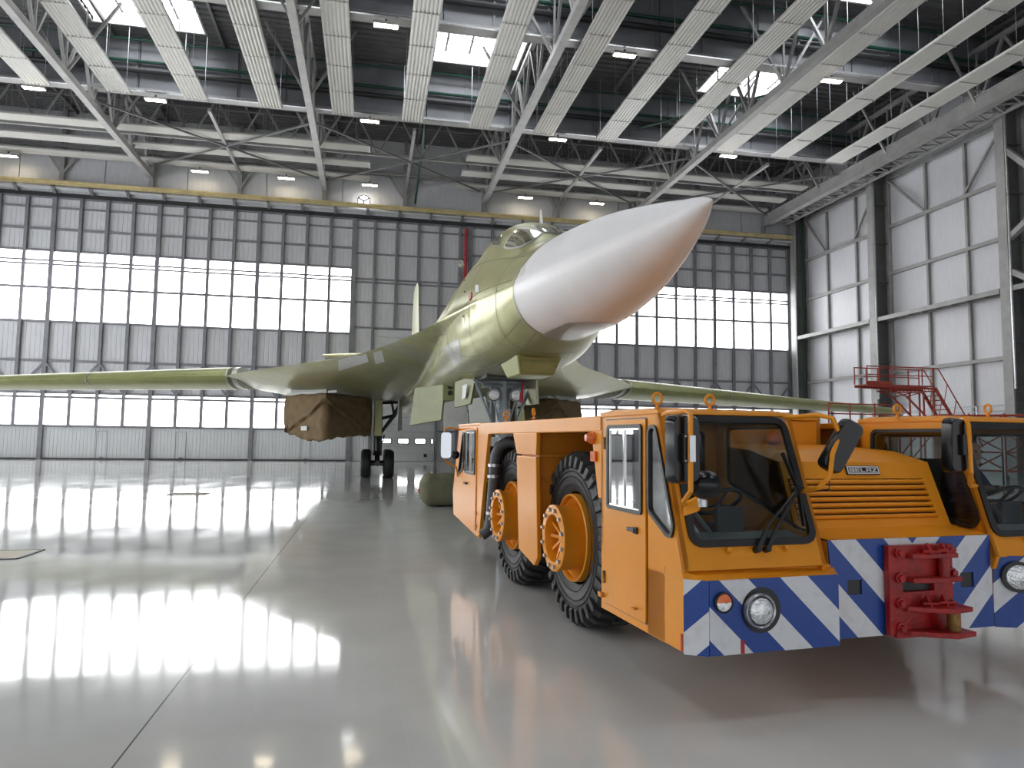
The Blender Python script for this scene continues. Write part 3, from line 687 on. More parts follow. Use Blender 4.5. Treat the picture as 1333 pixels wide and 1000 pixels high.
# seams ----------------------------------------------------------------------
def ring_seam(y, w=.018, k0=0, k1=None, m=m_seam, name='panel_seam', off=.004):
    am = 1.05*max(0, min(1, 1-(y-11.0)/3.0))**1.5
    A, B = ring_s(y-w/2, am), ring_s(y+w/2, am); n = len(A); k1 = n if k1 is None else k1; b = MB(); c = Vector((0, y, interp(FUS, y)[1]))
    def o(p, q):
        d = Vector((p.x, 0, (p.z-c.z))); return p + d.normalized()*off
    idx = range(k0, k1+1); vs = [o(A[k % n], c) for k in idx]+[o(B[k % n], c) for k in idx]; L_ = len(vs)//2
    b.add(vs, [(i, i+1, L_+i+1, L_+i) for i in range(L_-1)]); return apart(b, name, m, 60)
for y in (11.0, 11.95, 13.6, 15.9, 17.4): ring_seam(y)
ring_seam(11.09, .02, m=m_bare, name='rivet_line', off=.006)
def long_seam(k, y0, y1, w=.012, m=m_seam, name='panel_seam'):
    b = MB(); pts = []
    for y in yrange(y0, y1, 30):
        R = ring(y); p = R[k % len(R)]; c = Vector((0, y, interp(FUS, y)[1])); d = Vector((p.x, 0, p.z-c.z)).normalized(); pts.append(p+d*.001)
    b.tube(pts, w/2, 5); return apart(b, name, m, 60)
for k in (62, 76, 96, 106): long_seam(k, 11.1, 17.0)
# chin panel under the nose cone
b = MB(); rg = []
for y in yrange(9.0, 11.05, 14):
    R = ring(y); n = len(R); lo = R[2*NH+1:]; wdt = .02+.34*min(1, (y-9.0)/.6)**.5
    row = [p for p in R if abs(p.x) < 5]; zc = interp(FUS, y)[1]; P = interp(FUS, y)
    rg.append([Vector((wdt*(t/5-1)*1.0, y, sect(P, wdt*(t/5-1), False)-.008)) for t in range(11)])
b.loft(rg, closed=False); apart(b, 'chin_panel', m_bare, 60)
# cockpit windows --------------------------------------------------------------
def window(poly, n=8, r=.45, name='cockpit_window'):
    (cx, cy) = (sum(p[0] for p in poly)/4, sum(p[1] for p in poly)/4)
    fr, _ = surf_patch([(cx+(x-cx)*1.12, cy+(y-cy)*1.18) for x, y in poly], 'window_frame', m_patch, off=.010, n=n, r=r)
    gl, _ = surf_patch(poly, name, m_cockpit, off=.02, n=n, r=r)
m_cockpit = mat('dark_cockpit_glass', (0.10, 0.09, 0.06), .05, .0, .3, 1.0, col2=(.28, .26, .18), spec=1.0, coat=1.0, rvar=0.0, stretch=(.3, 3, 1))
window([(655, 323), (673, 297), (709, 303.5), (678, 322)])
window([(641, 320), (646, 309), (655, 305), (650, 320)], n=4)
window([(702, 295.5), (727, 297), (733, 304), (717, 304)], r=.3)
# blade aerial on the spine
b = MB(); p = hit(690, 292)[0]; p = p if p else Vector((0, 13.7, 6.1)); b.loft([[Vector((x, p.y+.0+y, p.z-.05)) for x, y in ((-.01, -.09), (.01, -.09), (.02, .1), (-.02, .1))], [Vector((x, p.y+.09+y, p.z+.33)) for x, y in ((-.006, -.03), (.006, -.03), (.01, .05), (-.01, .05))]]); apart(b, 'blade_aerial', m_patch)
# patches ------------------------------------------------------------------------
surf_patch([(440, 466), (476, 456), (480, 471), (441, 483)], 'pale_patch', m_patch, off=.008, mirror=False)
surf_patch([(486, 459), (497, 456), (501, 471), (489, 474)], 'pale_patch', m_patch, off=.008, mirror=False)
surf_patch([(534, 434), (563, 412), (558, 421), (537, 437)], 'pale_patch', m_patch, off=.008, mirror=False)
surf_patch([(578, 452), (598, 440), (600, 470), (592, 478)], 'grey_patch', m_bare, off=.006, mirror=False)
surf_patch([(570, 460), (577, 455), (563, 494), (550, 493)], 'primer_strip', m_skin2, off=.008, mirror=False)
surf_patch([(678, 350), (684, 345), (682, 356), (676, 361)], 'nose_placard', m_patch, off=.006, mirror=False)
surf_patch([(619, 371), (624, 371), (624, 380), (619, 380)], 'stencil_patch', m_patch, off=.008, mirror=False)
h = hit(613, 386)
if h[0]: 
    b = MB(); c = h[0]; b.lathe([(-.02, .085), (.10, .085), (.11, .07)], c, h[1], 14); apart(b, 'red_probe_cover', m_red)
for (p0, p1) in (((605, 380), (605, 364)), ((605, 365), (611, 366)), ((603, 412), (614, 412))):
    a_, b_ = hit(*p0), hit(*p1)
    if a_[0] and b_[0]: b = MB(); b.tube([a_[0]-a_[1]*.02, a_[0]+a_[1]*.09, b_[0]+b_[1]*.09], .014, 6); apart(b, 'probe', m_geard)
h = hit(626, 330)
b = MB(); q = (h[0] if h[0] else Vector((-1, 15.5, 5.7)))+Vector((-.16, 0, .04)); b.lathe([(-.07, .065), (.07, .065), (.07, .045), (.02, .03)], q, (-.3, -1, .1), 14); apart(b, 'rear_view_mirror', m_patch)
# chin fairing with an inset hatch
b = MB()
A = [(-.52, 12.35), (.34, 12.35), (.28, 13.6), (-.62, 13.6)]; B = [(-.42, 12.5), (.22, 12.5), (.18, 13.4), (-.48, 13.4)]
b.loft([[Vector((x, y, 3.38)) for x, y in A], [Vector((x, y, 3.02)) for x, y in B]]); fair = apart(b, 'belly_fairing', m_skin2, 20, bevel=.03)
b = MB(); b.prism([(-.38, 12.455, 3.06), (.18, 12.455, 3.06), (.24, 12.385, 3.25), (-.43, 12.385, 3.25)], (0, -.02, 0)); b.build('hatch', m_skin2, fair)
# outer wings ----------------------------------------------------------------------
def airfoil(le, te, th, n=12, tz=0.0):
    """closed ring between leading and trailing edge points, thickness th"""
    le, te = Vector(le), Vector(te); up, lo = [], []
    for i in range(n+1):
        u = (1-math.cos(PI*i/n))/2; t = 5*th*(.2969*math.sqrt(u)-.126*u-.3516*u*u+.2843*u**3-.1036*u**4)
        c = le.lerp(te, u); up.append(c+Vector((0, 0, t*1.1))); lo.append(c-Vector((0, 0, t*.9)))
    return up+lo[::-1][1:-1]
for s in (-1, 1):
    def wp(t): 
        x = 8.7+19.2*t; yl = 31.9+4.6*t; ch = 7.2-4.0*t; zl = 4.42-.60*t; return (s*x, yl, zl), (s*x, yl+ch, zl+.02), .95-.62*t
    b = MB(); b.loft([airfoil(*wp(t)) for t in [0, .02]+[.08*k for k in range(1, 12)]+[.97, 1.0]]); w = apart(b, 'outer_wing', m_bare, 40)
    b = MB()
    for (t0, t1) in ((.025, .33), (.335, .64), (.645, .985)):
        R0, R1 = [airfoil(*wp(t)) for t in (t0, t1)]; q = MB(); n = len(R0); ids = list(range(n-5, n))+list(range(0, 6))
        v0 = [R0[i]+(R0[i]-Vector(wp(t0)[0]).lerp(Vector(wp(t0)[1]), .2)).normalized()*.012 for i in ids]; v1 = [R1[i]+(R1[i]-Vector(wp(t1)[0]).lerp(Vector(wp(t1)[1]), .2)).normalized()*.012 for i in ids]
        q.loft([v0, v1], closed=False); apart(q, 'leading_edge_slat', m_skin2, 60)
    for t in (.33, .64):
        R0 = airfoil(*wp(t)); q = MB(); q.loft([[p+Vector((d, 0, 0))+(p-Vector(wp(t)[0]).lerp(Vector(wp(t)[1]), .4)).normalized()*.015 for p in R0] for d in (-.03, .03)]); apart(q, 'slat_joint', m_seam, 60)
    # pivot fairing ring at the glove end
    q = MB(); q.loft([[p+Vector((d, 0, 0))+(p-Vector(wp(0)[0]).lerp(Vector(wp(0)[1]), .4)).normalized()*.022 for p in airfoil(*wp(.015))] for d in (-.10, .08)]); apart(q, 'pivot_fairing', m_seam, 60)
    # tailplane
    b = MB(); b.loft([airfoil((s*(.2+6.4*t), 50.2+3.4*t, 7.9), (s*(.2+6.4*t), 55.2+1.2*t, 7.9), .35-.2*t) for t in (0, .25, .5, .75, 1)]); apart(b, 'tailplane', m_skin, 40)
b = MB()
for (z, y0, y1, th) in ((4.9, 44.5, 56.3, .55), (7.4, 47.3, 56.4, .5), (7.8, 47.8, 56.4, .42), (10.4, 48.9, 55.2, .32), (12.6, 49.7, 54.0, .22), (12.9, 50.1, 53.9, .16)):
    b.add([], []); 
lay = []
for (z, y0, y1, th) in ((4.9, 44.5, 56.3, .55), (7.4, 47.0, 56.4, .5), (7.9, 47.4, 56.2, .42), (10.4, 48.6, 55.2, .34), (12.6, 49.6, 54.0, .26), (12.9, 50.1, 53.9, .14)):
    R = []; n = 8
    for i in range(n+1):
        u = i/n; R.append(Vector((-th/2*math.sin(PI*min(1, u*1.0))**.7 if 0 < u < 1 else 0, y0+(y1-y0)*u, z)))
    for i in range(n-1, 0, -1):
        u = i/n; R.append(Vector((th/2*math.sin(PI*u)**.7, y0+(y1-y0)*u, z)))
    lay.append(R)
b.loft(lay); apart(b, 'tail_fin', mat('cream_fin', (.62, .62, .45), .4, .1), 40)
# nacelles ---------------------------------------------------------------------------
m_nac = mat('nacelle_grey', (0.36, 0.37, 0.34), .35, .4, .1, 1)
for s in (-1, 1):
    b = MB(); 
    def plan(z, g=0.0): return [Vector((s*(4.83), 29.9-g, z)), Vector((s*(6.45+g), 32.2, z)), Vector((s*(6.45+g), 44, z)), Vector((s*5.6, 52.5, z)), Vector((s*3.4, 52.5, z)), Vector((s*(3.12-g), 44, z)), Vector((s*(3.12-g), 32.2, z))]
    b.loft([plan(1.98, -.25), plan(2.12), plan(3.9)]); nc = apart(b, 'engine_nacelle', m_nac, 25)
    b = MB()
    for x in (3.95, 5.6): b.lathe([(0, .62), (2.6, .55), (2.62, .45), (.3, .42)], (s*x, 52.0, 3.1), (0, 1, 0), 24)
    b.build('exhaust_nozzle', m_geard, nc, 40)
    b = MB(); b.prism([(s*4.4, 29.5, 3.66), (s*6.6, 31.9, 3.62), (s*6.6, 33.5, 3.62), (s*3.0, 33.5, 3.62), (s*3.0, 31.9, 3.62)], (0, 0, .1)); b.build('splitter_plate', m_patch, nc)
# landing gear ------------------------------------------------------------------------
def wheel(b, c, r, w, n=28):
    x, y, z = c
    b.lathe([(-w/2, r*.62), (-w/2, r*.86), (-w*.42, r*.95), (-w*.25, r), (w*.25, r), (w*.42, r*.95), (w/2, r*.86), (w/2, r*.62)], (x, y, z), (1, 0, 0), n)
def rim(b, c, r, w, n=20):
    b.lathe([(-w/2+.02, r*.63), (-w/2+.04, r*.5), (-w/2+.1, r*.45), (-w/2+.1, 0.001)], c, (1, 0, 0), n); b.lathe([(w/2-.02, r*.63), (w/2-.04, r*.5), (w/2-.1, r*.45), (w/2-.1, 0.001)], c, (1, 0, 0), n)
for s in (-1, 1):
    cx = s*2.66; Y0 = 35.2
    b = MB(); b.tube([(cx, Y0, .72), (cx, Y0, 2.1)], .12, 16).tube([(cx, Y0, 1.9), (cx, Y0-.1, 4.0)], .20, 16).tube([(cx, Y0+1.3, .66), (cx, Y0-1.3, .66)], .13, 10).tube([(cx, Y0, .9), (cx-.0, Y0-.45, 1.3), (cx, Y0-.1, 1.9)], .05, 8)
    b.tube([(cx-.16, Y0-.2, 1.0), (cx-.16, Y0-.2, 2.9)], .05, 8).tube([(cx+.16, Y0-.2, 1.0), (cx+.16, Y0-.2, 2.9)], .05, 8)
    gear = apart(b, 'main_gear_leg', m_geard, 40)
    b = MB(); b.box(cx-.17, cx+.17, Y0-.36, Y0-.3, 1.95, 3.9); b.build('leg_door', m_skin, gear)
    b = MB(); i_ = -s
    b.tube([(cx, Y0-.1, 1.9), (cx+i_*.75, Y0-.3, 2.95), (cx+i_*1.15, Y0-.4, 3.75)], [.07, .1, .09], 10).tube([(cx, Y0-.1, 2.75), (cx+i_*.75, Y0-.3, 2.95)], .08, 10).tube([(cx+i_*.75, Y0-.3, 2.95), (cx+i_*.6, Y0-.3, 3.7)], .06, 8).tube([(cx, Y0, 3.55), (cx+i_*1.3, Y0-.3, 3.6)], .07, 8).tube([(cx, Y0-.2, 1.3), (cx+i_*.25, Y0-.3, 1.7), (cx+i_*.3, Y0-.3, 2.0)], .04, 8)
    b.build('drag_brace', m_geard, gear, 40)
    for y in (Y0-1.2, Y0, Y0+1.2):
        b = MB(); b.tube([(cx-.45, y, .645), (cx+.45, y, .645)], .09, 10); b.build('axle', m_geard, gear, 40)
        for q in (-.53, .53):
            b = MB(); wheel(b, (cx+q, y, .645), .645, .46); wo = b.build('wheel', m_tyre, gear, 40)
    b = MB(); b.prism([Vector((s*1.9, 30.5, 3.5)), Vector((s*1.75, 31.3, 3.5)), Vector((s*1.72, 31.3, 2.2)), Vector((s*1.95, 30.5, 2.15))], (.05, 0, 0)); apart(b, 'gear_door', m_patch)
# nose gear
b = MB(); b.tube([(0, AY, .8), (0, AY, 2.0)], .10, 16).tube([(0, AY, 1.9), (0, AY, 3.4)], .17, 16).box(-.5, .5, AY-.12, AY+.12, 3.05, 3.3)
ng = apart(b, 'nose_gear_leg', m_gear, 40)
b = MB()
for q in (-1, 1):
    b.tube([(q*.16, AY-.15, 1.95), (q*.68, AY-.1, 3.2)], .035, 8).tube([(q*.30, AY-.1, 2.3), (q*.30, AY-.1, 3.1)], .03, 8).tube([(q*.72, AY-.1, 3.25), (q*.15, AY-.1, 2.98)], .05, 8).tube([(q*.1, AY-.2, 2.2), (q*.34, AY-.2, 3.05)], .022, 8)
b.tube([(-.5, AY-.1, 3.1), (.5, AY-.1, 3.1)], .07, 8).box(-.14, .14, AY-.24, AY-.16, 2.25, 2.55)
b.build('side_strut', m_gear, ng, 40)
for q in (-1, 1):
    b = MB(); b.lathe([(0, .02), (.05, .10), (.14, .15), (.2, .155), (.2, .14), (.15, .12)], (q*.27, AY-.1, 2.88), (0, -1, -.05), 24); lo = b.build('taxi_lamp', m_gear, ng, 40)
    b = MB(); b.lathe([(0, .001), (.0, .13), (.015, .125), (.03, .07), (.03, .001)], (q*.27, AY-.28, 2.875), (0, -1, -.05), 20); b.build('lamp_lens', m_lens, lo, 40)
    b = MB(); wheel(b, (q*.33, AY, .5), .5, .35); b.build('wheel', m_tyre, ng, 40)
b = MB(); b.tube([(-.3, AY, .5), (.3, AY, .5)], .08, 8); b.build('axle', m_gear, ng, 40)
b = MB(); b.tube([(.42, AY-.25, 3.3), (.38, AY-.3, 2.7)], .03, 8).tube([(.38, AY-.3, 2.95), (.38, AY-.3, 2.75)], .045, 8); b.build('red_tag_hose', m_red, ng, 40)
# bay door panels hanging under the belly
m_door = mat('door_green_primer', (0.17, 0.18, 0.075), .4, .2, .1, 2)
def door(pts, name, m, th=.06, parent=None):
    P = [on_plane(*p) for p in pts]; nrm = (P[1]-P[0]).cross(P[3]-P[0]).normalized()
    b = MB(); b.prism(P, nrm*th); o = apart(b, name, m, 30, parent, bevel=.012); return o, P, nrm
d1, P1, n1 = door([(540, 505, 21.5), (579, 500, 19.8), (574, 547, 19.8), (533, 554, 21.5)], 'bay_door', m_door)
d2, P2, n2 = door([(592, 497, 17.6), (619, 488, 16.6), (612, 526, 16.6), (591, 531, 17.6)], 'bay_door', m_door)
q, c1, c2, c3 = [on_plane(*p) for p in ((602, 502, 17.05), (607, 500, 16.88), (605, 518, 16.88), (601, 520, 17.05))]
b = MB(); b.prism([q, c1, c2, c3], n2*(-.012 if n2.y < 0 else .012)+Vector((0, -.04, 0))); b.build('placard', m_patch, d2)
door([(684, 490, 16.4), (697, 492, 15.9), (699, 526, 15.9), (684, 528, 16.4)], 'bay_door', m_skin)
door([(672, 500, 17.6), (684, 497, 17.6), (684, 527, 17.6), (674, 530, 17.6)], 'bay_door', m_nac)
door([(574, 525, 23.0), (607, 518, 22.6), (609, 556, 22.6), (578, 561, 23.0)], 'bay_door', m_bare)
door([(608, 520, 19.0), (632, 516, 18.6), (640, 556, 18.6), (612, 556, 19.0)], 'bay_door', m_nac)
door([(674, 532, 20), (682, 532, 20), (684, 552, 20), (674, 552, 20)], 'bay_door', m_skin2)
b = MB(); c = on_plane(585, 508, 19.5)
b.prism([c+Vector(p) for p in ((-.18, 0, -.28), (.2, 0, -.28), (.2, 0, .3), (-.18, 0, .3))], (0, .05, 0)); ab = apart(b, 'bay_bracket', m_skin2)
for q_ in (-.08, .1):
    b = MB(); b.lathe([(0, .07), (.02, .07)], c+Vector((0.02, -.02, q_)), (0, -1, 0), 14); b.build('bay_bracket_hole', m_black, ab)
# dark gear bay recess box under the fuselage
b = MB(); b.box(-.58, .58, 15.3, 18.6, 3.21, 3.6); apart(b, 'gear_bay', m_geard)
# canvas intake covers -----------------------------------------------------------------
m_canvas = mat('brown_canvas', (0.215, 0.145, 0.072), .8, 0, .12, 2.5, bump=.3, bscale=90)
def cover(s, label):
    t = thing('intake_cover', label, 'canvas cover', (AX+s*4.83, 30, 0))
    rnd = random.Random(3+s); b = MB(); rows = 26; colsn = 56
    base = [(-s*1.86*1.0, 2.35), (-s*1.80, 1.95), (0, -.34), (s*1.75, 1.95), (s*1.82, 2.5)] if s < 0 else [(-1.80, 2.45), (-1.8, 1.95), (0, -.34), (1.75, 1.95), (1.82, 2.5)]
    base = [(-1.84, 2.5), (-1.80, 1.95), (-.05, -.32), (.05, -.32), (1.75, 1.95), (1.8, 2.5)]
    seg = [0]
    for a, c in zip(base, base[1:]): seg.append(seg[-1]+math.dist(a, c))
    def pt(u):
        d = u*seg[-1]; i = max(k for k in range(len(seg)-1) if seg[k] <= d+1e-9); f = (d-seg[i])/(seg[i+1]-seg[i]); a, c = base[i], base[i+1]; return a[0]+(c[0]-a[0])*f, a[1]+(c[1]-a[1])*f
    vs = []
    for r_ in range(rows+1):
        v = r_/rows
        for c in range(colsn+1):
            u = c/colsn; x, y = pt(u)
            zb = 1.83+.10*math.sin(u*9+1)+.045*math.sin(u*17+s)+.025*math.sin(u*61+2)+.02*rnd.uniform(-1, 1)*(1 if r_ == rows else 0)+(.16 if u < .12 or u > .9 else 0)-.10*math.exp(-((u-.5)/.08)**2)
            zt = 3.62+.03*math.sin(u*31)
            z = zt+(zb-zt)*v
            # diagonal tension folds running from the knife top to the lower corners
            a1 = abs(u-.5)*1.6; f1 = math.exp(-((v-a1*1.25-.12)/.03)**2)*.15-math.exp(-((v-a1*1.25-.20)/.035)**2)*.12+math.exp(-((v-a1*1.9-.05)/.03)**2)*.08-math.exp(-((v-a1*.75-.34)/.03)**2)*.06
            f2 = .02*math.sin((v*2.2+a1*3)*9)*(1-v*.4)+.015*math.sin(u*80)*max(0, v-.75)*4
            f3 = math.exp(-((v-a1*.45-.02)/.05)**2)*.05
            dy = -(f1+f2+f3); bul = .05*math.sin(PI*v)
            sx = -1 if u < .5 else 1
            vs.append((x+sx*(.02+bul), y+dy-bul+.04*(v > .97), z))
    fs = [(r_*(colsn+1)+c, r_*(colsn+1)+c+1, (r_+1)*(colsn+1)+c+1, (r_+1)*(colsn+1)+c) for r_ in range(rows) for c in range(colsn)]
    b.add(vs, fs); o = b.build('canvas', m_canvas, t, 60)
    md = o.modifiers.new('thick', 'SOLIDIFY'); md.thickness = .02; md.offset = -1
    b = MB()
    # loose bottom skirt turned under
    b.add([(vs[rows*(colsn+1)+c][0], vs[rows*(colsn+1)+c][1], vs[rows*(colsn+1)+c][2]) for c in range(colsn+1)]+[(vs[rows*(colsn+1)+c][0]*.8, vs[rows*(colsn+1)+c][1]*.7+.9, 1.96) for c in range(colsn+1)], [(c, c+1, colsn+2+c, colsn+1+c) for c in range(colsn)])
    b.build('underside', m_canvas, t, 60)
    b = MB()
    k = int(colsn*.30) if s < 0 else int(colsn*.7)
    a = Vector(pt(.29)+(0,)); c_ = Vector(pt(.355)+(0,))
    a.z = c_.z = 2.12; nrm = Vector((-.8, -.62, 0)).normalized()*.13
    b.prism([a+nrm, c_+nrm, c_+nrm+Vector((0, 0, .19)), a+nrm+Vector((0, 0, .17))], nrm*.1); 
    if s < 0: b.build('paper_label', m_patch, t)
    return t
cover(-1, 'brown canvas cover tied over the engine intake beside the main wheels')
cover(1, 'dark brown canvas cover over the intake behind the yellow tug roof')
# ================================================================== the tug
from mathutils.geometry import tessellate_polygon
TB = math.radians(5.5); TP = Vector((2.21, 4.41, 0))
def tug_world(u, v, z=0): return TP+Vector((math.cos(TB), math.sin(TB), 0))*u+Vector((-math.sin(TB), math.cos(TB), 0))*v+Vector((0, 0, z))
tug = thing('aircraft_tug', 'low wide yellow aircraft tug with blue and white striped bumper', 'tug', TP, TB)
m_yel = mat('tug_yellow', (0.74, 0.275, 0.011), .38, 0, .035, 1.6, rvar=.05, coat=.06, spec=.35)
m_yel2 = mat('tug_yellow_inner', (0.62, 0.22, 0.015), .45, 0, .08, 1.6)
m_rub = mat('black_rubber_seal', (0.012, 0.012, 0.013), .4)
m_gloss = mat('gloss_black_shell', (0.006, 0.006, 0.007), .22, 0, 0, coat=.1, rvar=.02, spec=.3)
m_mirror = mat('mirror_glass', (0.45, 0.47, 0.5), .04, 1.0, 0, rvar=.0)
m_tglass = glass('cab_glass', (.74, .78, .78), .6)
m_sglass = glass('cab_side_glass', (.30, .33, .34), 4.0)
m_inner = mat('cab_lining', (0.30, 0.31, 0.32), .6)
m_inner2 = mat('cab_lining_dark', (0.05, 0.052, 0.055), .6)
m_amber = mat('amber_lens', (0.8, 0.16, 0.02), .15, 0, .1, 20, coat=.5)
m_hitch = mat('red_hitch_paint', (0.36, 0.012, 0.012), .42, 0, .2, 9, col2=(.2, .008, .008), bump=.25, bscale=30)
m_rust = mat('worn_steel_pin', (0.3, 0.17, 0.05), .5, .5, .3, 14)
m_exh = mat('exhaust_pipe_grey', (0.10, 0.105, 0.115), .5, .3, .15, 4, bump=.2)
m_tyre2 = mat('tug_tyre_rubber', (0.028, 0.028, 0.03), .5, 0, .12, 6, bump=.3, bscale=60)
m_white2 = mat('badge_white', (.7, .7, .7), .35)

def stripe_mat(name, a, b, c, d, period=0.473, wlo=0.0, whi=0.224):
    """blue and white warning stripes: p = a*x+b*y+c*z+d, white where (p mod period) lies between wlo and whi"""
    m, N, L, bs = _nt(name); bs.inputs['Roughness'].default_value = .35
    tc = N.new('ShaderNodeTexCoord'); dt = N.new('ShaderNodeVectorMath'); dt.operation = 'DOT_PRODUCT'; dt.inputs[1].default_value = (a, b, c); L.new(tc.outputs['Object'], dt.inputs[0])
    ad = N.new('ShaderNodeMath'); ad.operation = 'ADD'; ad.inputs[1].default_value = d+20*period; L.new(dt.outputs['Value'], ad.inputs[0])
    mo = N.new('ShaderNodeMath'); mo.operation = 'MODULO'; mo.inputs[1].default_value = period; L.new(ad.outputs[0], mo.inputs[0])
    lt = N.new('ShaderNodeMath'); lt.operation = 'LESS_THAN'; lt.inputs[1].default_value = whi; L.new(mo.outputs[0], lt.inputs[0])
    n = N.new('ShaderNodeTexNoise'); n.inputs['Scale'].default_value = 14; n.inputs['Detail'].default_value = 8; L.new(tc.outputs['Object'], n.inputs['Vector'])
    mr = N.new('ShaderNodeMapRange'); mr.inputs[1].default_value = .25; mr.inputs[2].default_value = .5; mr.inputs[3].default_value = .86; mr.inputs[4].default_value = 1; L.new(n.outputs['Fac'], mr.inputs[0])
    mx = N.new('ShaderNodeMix'); mx.data_type = 'RGBA'; mx.inputs[6].default_value = (0.012, 0.055, 0.27, 1); mx.inputs[7].default_value = (0.66, 0.67, 0.70, 1); L.new(lt.outputs[0], mx.inputs[0])
    mu = N.new('ShaderNodeMix'); mu.data_type = 'RGBA'; mu.blend_type = 'MULTIPLY'; mu.inputs[0].default_value = 1; L.new(mx.outputs[2], mu.inputs[6]); L.new(mr.outputs[0], mu.inputs[7]); L.new(mu.outputs[2], bs.inputs['Base Color'])
    return m

def plate(outline, holes, org, ex, ey, th, name, m, parent, bevel=0, smooth=None):
    """flat panel with real openings; outline and holes in (a, b) along ex and ey; th extrudes along ex x ey"""
    org, ex, ey = Vector(org), Vector(ex), Vector(ey); nz = ex.cross(ey).normalized()*th
    loops = [outline]+list(holes); flat = [p for lp in loops for p in lp]
    tris = tessellate_polygon([[Vector((p[0], p[1], 0)) for p in lp] for lp in loops])
    P = [org+ex*p[0]+ey*p[1] for p in flat]; n = len(P); b = MB(); fs = []
    for t in tris: fs += [tuple(t), tuple(n+i for i in reversed(t))]
    k = 0
    for lp in loops:
        c = len(lp)
        for i in range(c): a, d = k+i, k+(i+1) % c; fs.append((a, d, n+d, n+a))
        k += c
    b.add(P+[p+nz for p in P], fs); return b.build(name, m, parent, smooth, bevel)
def grow(poly, d):
    c = (sum(p[0] for p in poly)/len(poly), sum(p[1] for p in poly)/len(poly)); out = []; n = len(poly)
    area = sum(poly[i][0]*poly[(i+1) % n][1]-poly[(i+1) % n][0]*poly[i][1] for i in range(n)); s = 1 if area > 0 else -1
    for i in range(n):
        a, b, c2 = Vector(poly[i-1]), Vector(poly[i]), Vector(poly[(i+1) % n])
        e1 = (b-a); e2 = (c2-b)
        if e1.length < 1e-6: e1 = e2
        if e2.length < 1e-6: e2 = e1
        n1 = Vector((e1.y, -e1.x)).normalized()*s; n2 = Vector((e2.y, -e2.x)).normalized()*s
        m_ = (n1+n2); m_ = m_.normalized() if m_.length > 1e-6 else n1
        out.append(tuple(b+m_*d/max(.5, m_.dot(n1))))
    return out
def glazed(poly, org, ex, ey, name, parent, gm, seal=.022, proud=.018, r=.05, bright=False):
    """window: rubber seal ring with the pane as its child; outward is ex x ey"""
    P = roundpoly(poly, r); out = grow(P, seal*.5); inn = grow(P, -seal*.5)
    org = Vector(org); nz = Vector(ex).cross(Vector(ey)).normalized()
    fr = plate(out, [inn], org-nz*.01, ex, ey, proud+.01, name, m_rub, parent, smooth=30)
    if bright:
        i1 = grow(P, -seal*.5+.001); i2 = grow(P, -seal*.5-.012); plate(i1, [i2], org, ex, ey, proud*.5, 'bright_trim', m_chrome, fr)
    plate(grow(P, -seal*.45), [], org-nz*.004, ex, ey, .003, 'pane', gm, fr); return fr
EX, EY, EZ = Vector((1, 0, 0)), Vector((0, 1, 0)), Vector((0, 0, 1))
# --- chassis ------------------------------------------------------------
b = MB(); b.box(.75, 2.95, .55, 7.1, .55, 1.15); b.build('chassis', m_yel2, tug)
b = MB(); b.box(.68, .72, 1.42, 5.7, .5, 2.0); b.box(.60, .68, 1.42, 5.7, 1.70, 1.73); b.box(.62, .68, 1.42, 5.7, 1.36, 1.39); b.box(.64, .68, 2.56, 2.60, 1.39, 1.95)
b.build('wheel_arch_wall', m_yel2, tug)
b = MB(); b.box(2.86, 2.90, 1.42, 5.7, 1.0, 2.0); b.build('wheel_arch_wall', m_yel2, tug)
# long roof deck between the cabs
pr = [(1.45, 1.93), (1.45, 2.065), (5.66, 2.075), (5.66, 1.92)]
b = MB(); b.prism([(-.13, v, z) for v, z in pr], (.10, 0, 0)); b.build('side_rail', m_yel, tug, bevel=.012)
b = MB(); b.prism([(3.68, v, z) for v, z in pr], (.10, 0, 0)); b.build('side_rail', m_yel, tug, bevel=.012)
b = MB(); b.box(-.03, 3.68, 2.9, 5.66, 2.0, 2.06); b.build('roof_deck', m_yel, tug, bevel=.01)
b = MB(); b.box(-.03, .95, 1.45, 2.9, 2.0, 2.06); b.build('roof_deck', m_yel, tug, bevel=.01)
b = MB(); b.box(2.6, 3.68, 1.45, 2.9, 2.0, 2.06); b.build('roof_deck', m_yel, tug, bevel=.01)
# fender plates along the left and right sides
for s, ux in ((1, -.13), (-1, 3.78)):
    def sp(poly, th, name, m=m_yel, bev=.008):
        b = MB(); b.prism([(ux, v, z) for v, z in poly], (th*s, 0, 0)); return b.build(name, m, tug, bevel=bev)
    sp([(1.43, 1.94), (1.66, 1.94), (1.50, 1.36), (1.43, 1.36)], .07, 'fender_plate')
    sp([(3.15, 1.93), (4.04, 1.93), (3.88, 1.685), (3.17, 1.685)], .05, 'fender_box')
    sp([(3.17, 1.665), (3.88, 1.665), (3.76, .60), (3.2, .50), (3.09, .60)], .05, 'fender_box')
    sp([(5.66, 1.93), (5.20, 1.93), (5.62, .50), (5.80, .46)], .05, 'fender_plate')
b = MB(); b.lathe([(0, .055), (.03, .055), (.045, .045), (.075, .03)], (-.13, 1.60, 1.875), (-1, 0, 0), 16); b.build('amber_side_lamp', m_amber, tug, 40)
b = MB(); b.box(-.155, -.13, 1.52, 1.62, 1.67, 1.76); b.build('side_reflector', m_amber, tug, bevel=.006)
for s, ux in ((1, -.08), (-1, 3.73)):
    b = MB(); b.box(ux, ux+s*.78, 3.24, 3.84, .82, 1.93); b.box(ux, ux+s*.78, 3.20, 3.24, 1.66, 1.70); b.box(ux, ux+s*.78, 3.215, 3.24, 1.40, 1.42); b.build('equipment_box', m_yel2, tug, bevel=.006)
